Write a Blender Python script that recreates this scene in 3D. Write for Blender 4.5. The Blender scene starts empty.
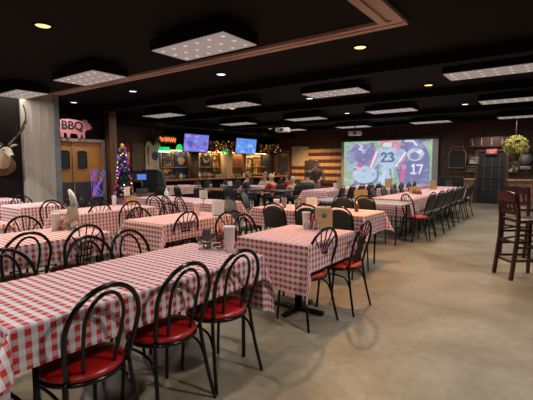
import bpy, bmesh, math, random
from mathutils import Vector, Matrix
PI = math.pi
sc = bpy.context.scene
COL = sc.collection
random.seed(7)

# ------------------------------------------------------------------ camera
HC = 1.42; YAW = math.radians(36.3); PIT = math.atan(35/400)
cd = bpy.data.cameras.new('camera'); cam = bpy.data.objects.new('camera', cd); COL.objects.link(cam)
cam.location = (0, 0, HC); cam.rotation_euler = (PI/2-PIT, 0, YAW)
cd.sensor_width = 36; cd.lens = 36*400/533; cd.clip_start = .05; cd.clip_end = 100
sc.camera = cam
# ------------------------------------------------------------------ world, exposure
w = bpy.data.worlds.new('world'); sc.world = w; w.use_nodes = True
w.node_tree.nodes['Background'].inputs[0].default_value = (.02, .02, .022, 1)
w.node_tree.nodes['Background'].inputs[1].default_value = .3
vs = sc.view_settings; vs.view_transform = 'Standard'; vs.look = 'None'; vs.gamma = 1; vs.use_curve_mapping = False
vs.exposure = 0.0
WHITE = (1, .95, .89); AMBER = (1, .76, .50); DEEP = (1, .50, .20)
P_DOWN = 205; P_PANEL = 11; P_BAR = 11
DOWNLIGHTS = [  # x, y, colour, power factor
    (-4.82, 2.28, AMBER, 1.2), (-2.26, 5.2, DEEP, 1.8), (-4.86, 5.28, WHITE, .6), (-7.48, 5.35, WHITE, .4), (-10.0, 5.4, WHITE, .25),
    (-2.1, 11.58, WHITE, .8), (-5.35, 11.44, WHITE, .6), (-7.85, 12.3, WHITE, .5), (-2.0, 15.9, WHITE, .6), (-4.2, 15.9, WHITE, .1),
    (-8.0, 1.7, WHITE, 2.4), (-2.2, 2.2, WHITE, .45), (.4, 2.3, WHITE, 1.3), (.4, 5.2, WHITE, 1.0), (-2.2, -.8, WHITE, .8), (.5, -.8, WHITE, .8),  # unseen lamps from here on; near ones added to light the near area
    (-4.85, -.6, WHITE, 1.4), (.4, 8.4, WHITE, .8), (-2.2, 8.4, AMBER, .8), (-4.9, 8.4, WHITE, .45), (-7.5, 8.6, AMBER, .5), (-10.3, 8.6, AMBER, .25),
    (-10.3, 11.5, AMBER, .5), (.4, 11.6, WHITE, .6), (-9.4, 15.4, DEEP, 2.6), (-10.3, 14.3, AMBER, .5)]  # DEEP lamp by the far wall is added to brighten the flag

# ------------------------------------------------------------------ sight helpers (a photo point met with a real plane)
fw = Vector((-math.sin(YAW)*math.cos(PIT), math.cos(YAW)*math.cos(PIT), -math.sin(PIT)))
rt = Vector((math.cos(YAW), math.sin(YAW), 0)); up = rt.cross(fw)
def ray(x, y): return fw*400+rt*(x-266.5)+up*(200-y)
def at(x, y, z=None, X=None, Y=None):
    d = ray(x, y); C = Vector((0, 0, HC))
    t = (z-HC)/d.z if z is not None else (X/d.x if X is not None else Y/d.y)
    return C+d*t

# ------------------------------------------------------------------ materials
def mat(name, col, rough=.6, metal=0, var=.12, scale=8, bump=0, emit=None, es=0, coat=0, spec=None, alpha=None, trans=0):
    m = bpy.data.materials.new(name); m.use_nodes = True; nt = m.node_tree; b = nt.nodes['Principled BSDF']
    tc = nt.nodes.new('ShaderNodeTexCoord'); n = nt.nodes.new('ShaderNodeTexNoise'); n.inputs['Scale'].default_value = scale; n.inputs['Detail'].default_value = 4
    nt.links.new(tc.outputs['Object'], n.inputs['Vector'])
    r = nt.nodes.new('ShaderNodeValToRGB'); c = Vector(col[:3])
    r.color_ramp.elements[0].position = .3; r.color_ramp.elements[1].position = .7
    r.color_ramp.elements[0].color = (*[max(0, v*(1-var)) for v in c], 1); r.color_ramp.elements[1].color = (*[min(1, v*(1+var)) for v in c], 1)
    nt.links.new(n.outputs['Fac'], r.inputs['Fac']); nt.links.new(r.outputs['Color'], b.inputs['Base Color'])
    b.inputs['Roughness'].default_value = rough; b.inputs['Metallic'].default_value = metal
    if coat: b.inputs['Coat Weight'].default_value = coat
    if spec is not None: b.inputs['Specular IOR Level'].default_value = spec
    if trans: b.inputs['Transmission Weight'].default_value = trans
    if emit: b.inputs['Emission Color'].default_value = (*emit, 1); b.inputs['Emission Strength'].default_value = es
    if bump:
        bp = nt.nodes.new('ShaderNodeBump'); bp.inputs['Strength'].default_value = bump; bp.inputs['Distance'].default_value = .01
        nt.links.new(n.outputs['Fac'], bp.inputs['Height']); nt.links.new(bp.outputs['Normal'], b.inputs['Normal'])
    return m
def vcol_mat(name, emit=0, rough=.7):
    m = bpy.data.materials.new(name); m.use_nodes = True; nt = m.node_tree; b = nt.nodes['Principled BSDF']
    a = nt.nodes.new('ShaderNodeVertexColor'); a.layer_name = 'Col'
    b.inputs['Roughness'].default_value = rough
    if emit:
        b.inputs['Base Color'].default_value = (.02, .02, .02, 1); nt.links.new(a.outputs['Color'], b.inputs['Emission Color']); b.inputs['Emission Strength'].default_value = emit
    else: nt.links.new(a.outputs['Color'], b.inputs['Base Color'])
    return m
def math_node(nt, op, a, b=None):
    n = nt.nodes.new('ShaderNodeMath'); n.operation = op
    for i, v in enumerate((a, b)):
        if v is None: continue
        if isinstance(v, (int, float)): n.inputs[i].default_value = v
        else: nt.links.new(v, n.inputs[i])
    return n.outputs[0]
def gingham(name, period, red=(.50, .035, .03), white=(.66, .64, .68)):  # white tinted cool to stand for the bluish light on the cloths
    m = bpy.data.materials.new(name); m.use_nodes = True; nt = m.node_tree; b = nt.nodes['Principled BSDF']
    uv = nt.nodes.new('ShaderNodeTexCoord'); s = nt.nodes.new('ShaderNodeSeparateXYZ'); nt.links.new(uv.outputs['UV'], s.inputs[0])
    def band(o, per, duty=.5): return math_node(nt, 'LESS_THAN', math_node(nt, 'FRACT', math_node(nt, 'ADD', math_node(nt, 'DIVIDE', o, per), 100.0)), duty)
    mx = band(s.outputs[0], period); my = band(s.outputs[1], period)
    fx = band(s.outputs[0], period/6); fy = band(s.outputs[1], period/6)
    spk = math_node(nt, 'ABSOLUTE', math_node(nt, 'SUBTRACT', fx, fy))           # fine woven speckle of the pink squares
    both = math_node(nt, 'MULTIPLY', mx, my); one = math_node(nt, 'ABSOLUTE', math_node(nt, 'SUBTRACT', mx, my))
    wgt = math_node(nt, 'ADD', math_node(nt, 'MULTIPLY', mx, .30), .10)
    fac = math_node(nt, 'ADD', both, math_node(nt, 'MULTIPLY', one, math_node(nt, 'ADD', math_node(nt, 'MULTIPLY', spk, .28), wgt)))
    mix = nt.nodes.new('ShaderNodeMix'); mix.data_type = 'RGBA'; nt.links.new(fac, mix.inputs[0])
    mix.inputs[6].default_value = (*white, 1); mix.inputs[7].default_value = (*red, 1)
    nt.links.new(mix.outputs[2], b.inputs['Base Color']); b.inputs['Roughness'].default_value = .75; b.inputs['Specular IOR Level'].default_value = .25
    return m
def floor_mat():
    m = bpy.data.materials.new('polished_concrete'); m.use_nodes = True; nt = m.node_tree; b = nt.nodes['Principled BSDF']
    tc = nt.nodes.new('ShaderNodeTexCoord')
    def noise(sc_, det, dist=0):
        n = nt.nodes.new('ShaderNodeTexNoise'); n.inputs['Scale'].default_value = sc_; n.inputs['Detail'].default_value = det; n.inputs['Distortion'].default_value = dist
        nt.links.new(tc.outputs['Object'], n.inputs['Vector']); return n.outputs['Fac']
    r = nt.nodes.new('ShaderNodeValToRGB'); nt.links.new(noise(1.1, 10, .6), r.inputs['Fac'])
    e = r.color_ramp.elements; e[0].position = .33; e[0].color = (.135, .112, .072, 1); e[1].position = .68; e[1].color = (.25, .222, .168, 1)
    k = e.new(.5); k.color = (.188, .163, .113, 1)
    r2 = nt.nodes.new('ShaderNodeValToRGB'); nt.links.new(noise(14, 6, .3), r2.inputs['Fac'])
    e = r2.color_ramp.elements; e[0].position = .35; e[0].color = (.86, .85, .83, 1); e[1].position = .65; e[1].color = (1.05, 1.05, 1.05, 1)
    mx = nt.nodes.new('ShaderNodeMix'); mx.data_type = 'RGBA'; mx.blend_type = 'MULTIPLY'; mx.inputs[0].default_value = 1
    nt.links.new(r.outputs[0], mx.inputs[6]); nt.links.new(r2.outputs[0], mx.inputs[7]); nt.links.new(mx.outputs[2], b.inputs['Base Color'])
    rr = nt.nodes.new('ShaderNodeMapRange'); nt.links.new(noise(2.5, 4), rr.inputs[0]); rr.inputs[3].default_value = .3; rr.inputs[4].default_value = .5
    nt.links.new(rr.outputs[0], b.inputs['Roughness'])
    bp = nt.nodes.new('ShaderNodeBump'); bp.inputs['Strength'].default_value = .12; bp.inputs['Distance'].default_value = .01
    nt.links.new(noise(3, 5), bp.inputs['Height']); nt.links.new(bp.outputs[0], b.inputs['Normal'])
    return m
def plank_mat(name, c1, c2, sx=1.0, vert=True, rough=.6):
    m = bpy.data.materials.new(name); m.use_nodes = True; nt = m.node_tree; b = nt.nodes['Principled BSDF']
    tc = nt.nodes.new('ShaderNodeTexCoord'); mp = nt.nodes.new('ShaderNodeMapping'); nt.links.new(tc.outputs['Object'], mp.inputs[0])
    mp.inputs['Scale'].default_value = (8, 8, .8) if vert else (.8, .8, 8)
    n = nt.nodes.new('ShaderNodeTexNoise'); n.inputs['Scale'].default_value = 1.6*sx; n.inputs['Detail'].default_value = 5; nt.links.new(mp.outputs[0], n.inputs[0])
    r = nt.nodes.new('ShaderNodeValToRGB'); nt.links.new(n.outputs[0], r.inputs[0]); e = r.color_ramp.elements
    e[0].position = .35; e[0].color = (*c1, 1); e[1].position = .65; e[1].color = (*c2, 1)
    nt.links.new(r.outputs[0], b.inputs[0]); b.inputs['Roughness'].default_value = rough
    return m
def brick_mat():
    m = bpy.data.materials.new('brick'); m.use_nodes = True; nt = m.node_tree; b = nt.nodes['Principled BSDF']
    tc = nt.nodes.new('ShaderNodeTexCoord'); mp = nt.nodes.new('ShaderNodeMapping'); nt.links.new(tc.outputs['Object'], mp.inputs[0]); mp.inputs['Rotation'].default_value = (PI/2, 0, 0)
    t = nt.nodes.new('ShaderNodeTexBrick'); nt.links.new(mp.outputs[0], t.inputs[0]); t.inputs['Scale'].default_value = 1
    t.inputs['Color1'].default_value = (.22, .06, .035, 1); t.inputs['Color2'].default_value = (.34, .15, .09, 1); t.inputs['Mortar'].default_value = (.3, .25, .2, 1)
    t.inputs['Brick Width'].default_value = .21; t.inputs['Row Height'].default_value = .075; t.inputs['Mortar Size'].default_value = .008
    nt.links.new(t.outputs[0], b.inputs[0]); b.inputs['Roughness'].default_value = .85
    return m
M = dict(
    floor=floor_mat(), ceil=mat('black_ceiling_paint', (.003, .003, .0034), .85, var=.2, scale=2, spec=.2),
    beam=mat('black_painted_joist', (.003, .003, .0035), .85, spec=.2), dark=mat('dark_wall_paint', (.006, .004, .0035), .8, var=.4, scale=3, spec=.2),
    redwood=plank_mat('dark_red_brown_wood_wall', (.04, .014, .009), (.09, .032, .018)), brown=plank_mat('brown_wood', (.10, .045, .02), (.2, .095, .045)),
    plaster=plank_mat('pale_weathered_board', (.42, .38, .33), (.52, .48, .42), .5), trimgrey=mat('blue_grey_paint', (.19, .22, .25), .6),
    tanplank=plank_mat('tan_wood_planks', (.38, .25, .12), (.6, .42, .22)), track=plank_mat('pinkish_brown_wood_strip', (.42, .28, .23), (.6, .42, .35), 1, False),
    door=mat('orange_brown_wood_veneer', (.55, .24, .05), .45, var=.15, scale=3), kick=mat('grey_kick_plate', (.10, .09, .09), .4, .3),
    frame=mat('pinkish_door_frame_paint', (.42, .28, .26), .5), glass=mat('dark_door_glass', (.05, .06, .06), .1),
    black=mat('black_enamel_steel', (.004, .004, .0045), .22, .0, spec=.4), vinyl=mat('red_vinyl', (.36, .008, .008), .32, coat=.25, var=.08),
    vinyl_amber_lit=mat('amber_lit_red_vinyl', (.52, .03, .012), .35, coat=.2, var=.08),  # red seat vinyl with the amber light put into its colour
    fabric=mat('dark_charcoal_vinyl', (.022, .024, .025), .5, var=.2), fabric_b=mat('blue_grey_vinyl', (.05, .06, .065), .5, var=.2),
    cloth=gingham('red_white_gingham', .052), cloth_w=mat('white_cloth_backing', (.6, .6, .62), .8),
    greytop=mat('grey_laminate', (.33, .34, .38), .35), cherry=mat('dark_cherry_wood', (.03, .006, .005), .28, var=.3, coat=.3), cherrytop=mat('worn_brown_wood_top', (.22, .09, .04), .35, var=.2),
    panel=mat('white_metal', (.55, .52, .5), .5), chrome=mat('chrome_wire', (.6, .58, .55), .25, .9), white=mat('white_plastic', (.75, .73, .7), .5, var=.03),
    paper=mat('white_paper', (.75, .74, .74), .8, var=.02), grey=mat('dark_grey_plastic', (.08, .08, .085), .4), ketchup=mat('red_plastic', (.5, .03, .015), .35),
    sauce=mat('brown_sauce', (.16, .05, .02), .3), tan=mat('tan_cardboard', (.48, .32, .16), .7), greenprint=mat('green_print', (.05, .2, .07), .7),
    clear=mat('clear_glass', (.8, .85, .85), .05, trans=.85), amberglass=mat('amber_glass', (.3, .12, .02), .1, trans=.4), greenglass=mat('green_glass', (.02, .16, .05), .1, trans=.3),
    pig=mat('faded_pink_paint', (.62, .22, .24), .7), blackpaint=mat('black_paint', (.01, .01, .01), .7),
    skin=mat('skin', (.48, .25, .17), .55, var=.05), navy=mat('navy_cloth', (.015, .03, .10), .8), redcloth=mat('red_cloth', (.35, .03, .025), .8), creamcloth=mat('cream_cloth', (.5, .42, .3), .8),
    greycloth=mat('grey_cloth', (.23, .21, .19), .85), browncloth=mat('brown_jacket_cloth', (.085, .06, .035), .85), jeans=mat('blue_denim', (.04, .06, .11), .85),
    hairw=mat('white_blond_hair', (.55, .48, .36), .6, scale=40), hairb=mat('brown_hair', (.07, .03, .015), .5, scale=40), hairg=mat('grey_brown_hair', (.2, .14, .09), .6, scale=40),
    brick=brick_mat(), bone=mat('deer_fur', (.5, .42, .3), .8, var=.3, scale=12), antler=mat('antler', (.06, .035, .02), .5), eye=mat('dark_eye', (.005, .005, .005), .1),
    green_l=mat('lit_green_shade', (.02, .3, .07), .4, emit=(.02, .75, .16), es=.9), neon=mat('red_neon_tube', (.5, .1, .03), .4, emit=(1, .22, .06), es=1.0),
    bulb=mat('warm_bulb', (.8, .6, .3), .4, emit=(1, .6, .25), es=2), bulbw=mat('white_bulb', (.8, .8, .8), .4, emit=(.85, .9, 1), es=3),
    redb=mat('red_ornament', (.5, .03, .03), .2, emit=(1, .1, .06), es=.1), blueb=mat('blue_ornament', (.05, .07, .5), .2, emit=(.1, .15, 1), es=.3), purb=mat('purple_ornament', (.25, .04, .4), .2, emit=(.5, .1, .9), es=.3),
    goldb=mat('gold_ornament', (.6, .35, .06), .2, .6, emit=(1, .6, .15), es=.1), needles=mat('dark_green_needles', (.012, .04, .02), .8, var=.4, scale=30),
    irid=mat('purple_foil', (.5, .2, .65), .2, .4, emit=(.45, .15, .6), es=.4, var=.4), iridb=mat('blue_foil', (.12, .25, .8), .2, .4, emit=(.08, .18, .75), es=.45, var=.4),  # glints of the foil put in as a weak glow
    steel=mat('brushed_steel', (.35, .35, .34), .35, .8), screen=vcol_mat('projected_picture', 1.0), tv=vcol_mat('television_picture', 1.0), flagm=vcol_mat('painted_planks', 0),
    cream=mat('cream_backbar_panel', (.62, .47, .27), .6, var=.25, scale=4), picture=vcol_mat('printed_picture', 0), screenw=mat('unlit_white_screen_fabric', (.38, .38, .40), .8, var=.04),  # screenw: white screen, its unlit grey put into the colour
    yellowleaf=mat('yellow_flower_petals', (.75, .62, .16), .6, var=.25, scale=20), leafg=mat('green_leaves', (.12, .26, .06), .6, var=.3, scale=20),
    panelglow=mat('frosted_panel_lens', (.3, .26, .24), .5, emit=(1, .88, .82), es=.21), paneldot=mat('bright_led_spot', (.8, .8, .8), .5, emit=(1, .92, .85), es=.42),
    bulb_a=mat('amber_lamp_lens', (.8, .6, .3), .4, emit=(1, .7, .26), es=1.5), bulb_w=mat('white_lamp_lens', (.8, .8, .8), .4, emit=(1, .95, .9), es=1.6))

# ------------------------------------------------------------------ mesh kit
class MB:
    def __init__(s): s.v = []; s.f = []; s.m = []; s.sm = []; s.mi = 0
    def add(s, vs_, fs, smooth=False):
        o = len(s.v); s.v += [tuple(v) for v in vs_]; s.f += [tuple(i+o for i in f) for f in fs]; s.m += [s.mi]*len(fs); s.sm += [smooth]*len(fs); return s
    def box(s, x0, x1, y0, y1, z0, z1, rot=None, c=None):
        vs_ = [Vector((x, y, z)) for x in (x0, x1) for y in (y0, y1) for z in (z0, z1)]
        if rot is not None:
            c = Vector(c) if c else Vector(((x0+x1)/2, (y0+y1)/2, (z0+z1)/2)); vs_ = [c+rot@(v-c) for v in vs_]
        return s.add(vs_, [(0, 1, 3, 2), (4, 6, 7, 5), (0, 4, 5, 1), (2, 3, 7, 6), (0, 2, 6, 4), (1, 5, 7, 3)])
    def rbox(s, x0, x1, y0, y1, z0, z1, r=.01):                                        # box with chamfered edges
        bm = bmesh.new(); bmesh.ops.create_cube(bm, size=1)
        for v in bm.verts: v.co = Vector(((x0+x1)/2+v.co.x*(x1-x0), (y0+y1)/2+v.co.y*(y1-y0), (z0+z1)/2+v.co.z*(z1-z0)))
        bmesh.ops.bevel(bm, geom=list(bm.edges), offset=r, segments=2, affect='EDGES', profile=.6); s.bm(bm); return s
    def bm(s, bm, smooth=True):
        bm.verts.index_update(); s.add([v.co.copy() for v in bm.verts], [[v.index for v in f.verts] for f in bm.faces], smooth); bm.free()
    def tube(s, pts, r, n=8, closed=False, cap=True):
        pts = [Vector(p) for p in pts]; N = len(pts); rr = r if isinstance(r, (list, tuple)) else [r]*N; vs_ = []; ref = None
        for i, p in enumerate(pts):
            a = pts[(i-1) % N] if (closed or i > 0) else p; b = pts[(i+1) % N] if (closed or i < N-1) else p
            t = (b-a).normalized()
            if ref is None: ref = t.orthogonal().normalized()
            ref = (ref-t*ref.dot(t)); ref = ref.normalized() if ref.length > 1e-6 else t.orthogonal().normalized()
            q = t.cross(ref)
            for k in range(n): ang = 2*PI*k/n; vs_.append(p+(ref*math.cos(ang)+q*math.sin(ang))*rr[i])
        fs = []
        for i in range(N if closed else N-1):
            j = (i+1) % N
            for k in range(n): fs.append((i*n+k, i*n+(k+1) % n, j*n+(k+1) % n, j*n+k))
        s.add(vs_, fs, True)
        if cap and not closed: s.f += [tuple(len(s.v)-len(vs_)+k for k in reversed(range(n))), tuple(len(s.v)-n+k for k in range(n))]; s.m += [s.mi]*2; s.sm += [False]*2
        return s
    def lathe(s, prof, cx=0, cy=0, n=16, sx=1, sy=1, z=0):
        vs_ = []
        for r, h in prof:
            for k in range(n): a = 2*PI*k/n; vs_.append((cx+r*sx*math.cos(a), cy+r*sy*math.sin(a), z+h))
        fs = [(i*n+k, i*n+(k+1) % n, (i+1)*n+(k+1) % n, (i+1)*n+k) for i in range(len(prof)-1) for k in range(n)]
        fs.append(tuple(reversed(range(n)))); fs.append(tuple((len(prof)-1)*n+k for k in range(n)))
        return s.add(vs_, fs, True)
    def ball(s, c, r, n=8, sc_=(1, 1, 1)):
        prof = [(max(.001, r*math.sin(PI*i/n)), -r*math.cos(PI*i/n)) for i in range(n+1)]
        o = len(s.v); s.lathe([(a, b*sc_[2]) for a, b in prof], c[0], c[1], n+2, sc_[0], sc_[1], c[2]); return s
    def prism(s, poly, axis, a0, a1):                                                 # outline extruded along an axis; poly in the two other axes
        def P(u, v, w_): return (w_, u, v) if axis == 'x' else ((u, w_, v) if axis == 'y' else (u, v, w_))
        n = len(poly); vs_ = [P(u, v, a0) for u, v in poly]+[P(u, v, a1) for u, v in poly]
        return s.add(vs_, [tuple(range(n)), tuple(n+i for i in reversed(range(n)))]+[(i, (i+1) % n, n+(i+1) % n, n+i) for i in range(n)])
    def use(s, i): s.mi = i; return s
    def build(s, name, mats, parent=None, loc=None):
        me = bpy.data.meshes.new(name); me.from_pydata(s.v, [], s.f)
        for m in (mats if isinstance(mats, (list, tuple)) else [mats]): me.materials.append(m)
        me.polygons.foreach_set('material_index', s.m); me.polygons.foreach_set('use_smooth', s.sm); me.update()
        bm = bmesh.new(); bm.from_mesh(me); bmesh.ops.recalc_face_normals(bm, faces=bm.faces); bm.to_mesh(me); bm.free()
        o = bpy.data.objects.new(name, me); COL.objects.link(o)
        if parent: o.parent = parent
        if loc: o.location = loc
        return o
def tag(o, label=None, cat=None, group=None, kind=None):
    for k, v in (('label', label), ('category', cat), ('group', group), ('kind', kind)):
        if v: o[k] = v
    return o
def empty(name, loc=(0, 0, 0), rz=0, label=None, cat=None, group=None):
    o = bpy.data.objects.new(name, None); COL.objects.link(o); o.location = loc; o.rotation_euler = (0, 0, rz); o.empty_display_size = .1
    return tag(o, label, cat, group)
KIDS = {}
def copy_tree(o, parent=None):
    c = o.copy(); COL.objects.link(c); c.parent = parent
    for ch in [x for x in list(bpy.data.objects) if x.parent == o]: copy_tree(ch, c)
    return c
def struct(mb, name, m): return tag(mb.build(name, m), kind='structure')
def R(d): return math.radians(d)
def arc(cx, cz, rx, rz, a0, a1, n, y=0): return [(cx+rx*math.cos(a0+(a1-a0)*i/n), y, cz+rz*math.sin(a0+(a1-a0)*i/n)) for i in range(n+1)]
def smooth_path(pts, k=6):
    P = [Vector(p) for p in pts]; out = []
    for i in range(len(P)-1):
        p0 = P[max(i-1, 0)]; p1 = P[i]; p2 = P[i+1]; p3 = P[min(i+2, len(P)-1)]
        for j in range(k):
            t = j/k; out.append(.5*((2*p1)+(p2-p0)*t+(2*p0-5*p1+4*p2-p3)*t*t+(3*p1-p0-3*p2+p3)*t**3))
    out.append(P[-1]); return out

# ================================================================== SETTING
CZ = 3.0
struct(MB().box(-16, 4, -5, 18, -.1, 0), 'floor', M['floor'])
struct(MB().box(-16, 4, -5, 18, CZ, CZ+.1), 'ceiling', M['ceil'])
struct(MB().box(-12.2, 4, 16.8, 17, 0, CZ), 'wall_back', M['redwood'])
struct(MB().box(3.9, 4, -5, 17, 0, CZ), 'wall_right', M['redwood'])
struct(MB().box(-9.4, 4, -5, -4.9, 0, CZ), 'wall_front', M['dark'])
struct(MB().box(-9.4, -9.2, -4.9, 3.79, 0, CZ), 'wall_left', M['dark'])
struct(MB().box(-10.7, -10.5, 4.7, 6.45, 2.06, CZ).box(-10.7, -10.5, 6.45, 6.75, 0, CZ).box(-10.7, -9.4, 4.6, 4.7, 0, CZ), 'wall_entry', M['dark'])
struct(MB().box(-12.2, -10.7, 6.65, 6.75, 0, CZ), 'wall_entry_return', M['dark'])
struct(MB().box(-12.2, -12, 6.75, 16.8, 0, CZ), 'wall_bar', M['redwood'])
p = MB().box(-9.4, -9.1, 3.80, 4.44, 0, CZ)
for y in (3.98, 4.15, 4.32): p.box(-9.1, -9.092, y-.006, y+.006, 0, CZ)
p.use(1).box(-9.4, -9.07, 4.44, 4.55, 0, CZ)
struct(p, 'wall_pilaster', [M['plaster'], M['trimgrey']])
# rows of painted joists and a long soffit
for i, y in enumerate((6.1, 8.9, 12.0, 14.6)):
    struct(MB().box(-11.9, 3.9, y, y+.22, 2.84, CZ-.001), 'trim_%d' % (i+1), M['beam'])
struct(MB().box(-12, -10.6, 6.76, 16.79, 2.75, CZ-.001), 'trim_5', M['beam'])
# folding partition track, an L of two grooved strips
t = MB().box(-9.05, -1.45, 4.58, 4.68, 2.965, CZ).box(-9.05, -1.45, 4.74, 4.84, 2.965, CZ).box(-9.05, -1.45, 4.68, 4.74, 2.985, CZ)
t = MB()
for a, b, z in ((4.40, 4.47, 2.96), (4.47, 4.51, 2.985), (4.51, 4.6, 2.96)):
    t.box(-9.05, -1.44, a, b, z, CZ-.001)
for a, b, z in ((-1.70, -1.61, 2.96), (-1.61, -1.55, 2.985), (-1.55, -1.44, 2.96)):
    t.box(a, b, -4.8, 4.40, z, CZ-.001)
struct(t, 'trim_6', M['track'])
# brick wainscot and cap on the back wall, far doorway
struct(MB().box(-3.4, -2.62, 16.7, 16.8, 0, .86).box(-1.5, 3.9, 16.7, 16.8, 0, .86), 'trim_7', M['brick'])
struct(MB().box(-3.4, -2.58, 16.66, 16.8, .86, .92).box(-1.54, 3.9, 16.66, 16.8, .86, .92), 'trim_8', M['tanplank'])
d = MB().box(-2.5, -1.62, 16.72, 16.78, 0, 1.92)
d.use(1)
for x in (-2.3, -2.05, -1.8): d.box(x-.01, x+.01, 16.7, 16.72, .3, 1.7)
for z in (.5, .95, 1.4): d.box(-2.4, -1.72, 16.7, 16.72, z, z+.02)
d.use(2).box(-2.62, -2.5, 16.68, 16.8, 0, 2.02).box(-1.62, -1.5, 16.68, 16.8, 0, 2.02).box(-2.5, -1.62, 16.68, 16.8, 1.92, 2.02)
struct(d, 'door_1', [M['blackpaint'], M['grey'], M['redwood']])
# double entry doors in the entry wall
def entry_door(name, y0, y1, hy):
    d = MB(); zs = [.02, 1.0, 1.28, 1.86, 2.03]; yc = hy
    d.box(-10.56, -10.5, y0, y1, .95, 2.03)
    d.use(1).box(-10.565, -10.49, y0, y1, .02, .96)
    pts = [(yc+.11*c*(1 if abs(c) > .5 else 1), 0) for c in (1,)]
    o = struct(d, name, [M['door'], M['kick']])
    g = MB(); P = []
    for cx_, cz_, a in ((.07, 1.74, 0), (-.07, 1.74, 90), (-.07, 1.38, 180), (.07, 1.38, 270)):
        for k in range(4): P.append((yc+cx_+.05*math.cos(R(a+k*30)), cz_+.05*math.sin(R(a+k*30))))
    g.prism(P, 'x', -10.5, -10.49)
    g.build('door_pane', M['glass'], o)
    g2 = MB().tube([(-10.485, a, b) for a, b in P], .012, 6, closed=True); g2.build('pane_gasket', M['blackpaint'], o)
    return o
entry_door('door_2', 4.72, 5.56, 5.36); entry_door('door_3', 5.6, 6.4, 5.84)
struct(MB().box(-10.5, -10.44, 6.4, 6.5, 0, 2.12).box(-10.5, -10.44, 4.72, 6.4, 2.04, 2.12).box(-10.5, -10.47, 5.565, 5.595, .02, 2.04), 'trim_9', M['frame'])
struct(MB().box(-10.5, -10.25, 6.53, 6.75, 0, CZ), 'trim_10', M['brown'])

# ================================================================== LIGHT FITTINGS
def downlight(x, y, c, f, i):
    am = c is not WHITE
    o = empty('downlight', (x, y, CZ), 0, None, 'ceiling light')
    MB().lathe([(.11, 0), (.11, -.012), (.085, -.014), (.085, -.001)], n=24).build('trim_ring', M['beam'], o)
    MB().lathe([(.083, -.002), (.07, -.012), (.02, -.018)], n=20).build('lens', M['bulb_a'] if am else M['bulb_w'], o)
    l = bpy.data.lights.new('lamp', 'SPOT'); l.energy = P_DOWN*f; l.color = c; l.spot_size = R(132); l.spot_blend = .8; l.shadow_soft_size = .05
    lo = bpy.data.objects.new('lamp', l); COL.objects.link(lo); lo.parent = o; lo.location = (0, 0, -.04)
    return o
DL_LAB = {0: 'amber recessed lamp above the near left tables, in front of the ceiling track', 1: 'amber recessed lamp just beyond the corner of the ceiling track',
    2: 'white recessed lamp behind the track and the nearest hanging light panel', 3: 'small white recessed lamp behind the track, third in its row from the amber one',
    4: 'small white recessed lamp above the wooden entry doors', 5: 'white recessed lamp before the right-hand doorway of the far wall', 6: 'small recessed lamp beside a hanging panel in front of the screen',
    7: 'tiny recessed lamp near the ceiling projector', 8: 'tiny recessed lamp nearest the far doorway', 9: 'tiny recessed lamp above the right edge of the big screen'}
for i, (x, y, c, f) in enumerate(DOWNLIGHTS):
    o = downlight(x, y, c, f, i)
    o['label'] = DL_LAB.get(i, 'extra unseen ceiling lamp over the tables')
    if i not in DL_LAB: o['group'] = 'recessed lamps outside the picture'
def panel_proto():
    o = empty('hanging_light', (0, 0, 0), 0, 'x', 'ceiling light', 'hanging light panels')
    MB().box(-.6, .6, -.3, .3, .008, .14).build('housing', M['beam'], o)
    q = MB().box(-.585, .585, -.285, .285, 0, .01).build('lens', M['panelglow'], o)
    g = MB()
    for i in range(6):
        for j in range(3): g.lathe([(.026, -.001), (.02, -.005), (.001, -.006)], -.49+i*.196, -.19+j*.19, 10)
    tag(g.build('bright_spots', M['paneldot'], q), kind='stuff')
    g = MB()
    for s in (-.5, .5): g.tube([(s, 0, .14), (s, 0, .2)], .004, 5)
    g.build('hanging_wire', M['steel'], o)
    return o
pp = panel_proto()
PZ = 2.8
PANELS = [(-3.5, 3.49, 'nearest hanging light panel, its lamp dots clearly seen, in front of the ceiling track'), (-6.2, 3.62, 'hanging light panel left of the nearest one, before the column'),
    (-8.75, 3.62, 'hanging light panel at the left edge above the deer head'), (-3.6, 7.15, 'hanging light panel right of centre behind the amber lamp'), (-.95, 6.95, 'largest hanging light panel at the right edge'),
    (-6.25, 7.2, 'hanging light panel in the middle above the television by the brown post'), (-9.1, 7.5, 'hanging light panel above the jerseys on the left'),
    (-.95, 10.2, 'hanging light panel at the right edge, second row back'), (-3.6, 10.35, 'hanging light panel above the left end of the big screen'), (-6.3, 10.6, 'hanging light panel above the ceiling projector'),
    (-8.9, 10.5, 'far hanging light panel between the two televisions'), (-3.5, 13.8, 'thin far panel above the right end of the screen'), (-1.0, 13.8, 'thin far panel at the right edge by the yellow flowers'),
    (-6.2, 13.8, 'thin far panel above the left end of the screen'), (-8.8, 13.6, 'thin far panel in front of the wooden flag'), (-11.3, 8.8, 'thin far panel over the bar shelves at the left')]
for i, (x, y, lab) in enumerate(PANELS):
    o = pp if i == 0 else copy_tree(pp)
    o.location = (x, y, PZ); o['label'] = lab
    l = bpy.data.lights.new('panel_lamp', 'AREA'); l.shape = 'RECTANGLE'; l.size = 1.1; l.size_y = .5; l.energy = P_PANEL; l.color = (1, .9, .82)
    lo = bpy.data.objects.new('panel_lamp', l); COL.objects.link(lo); lo.parent = o; lo.location = (0, 0, -.012)

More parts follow.
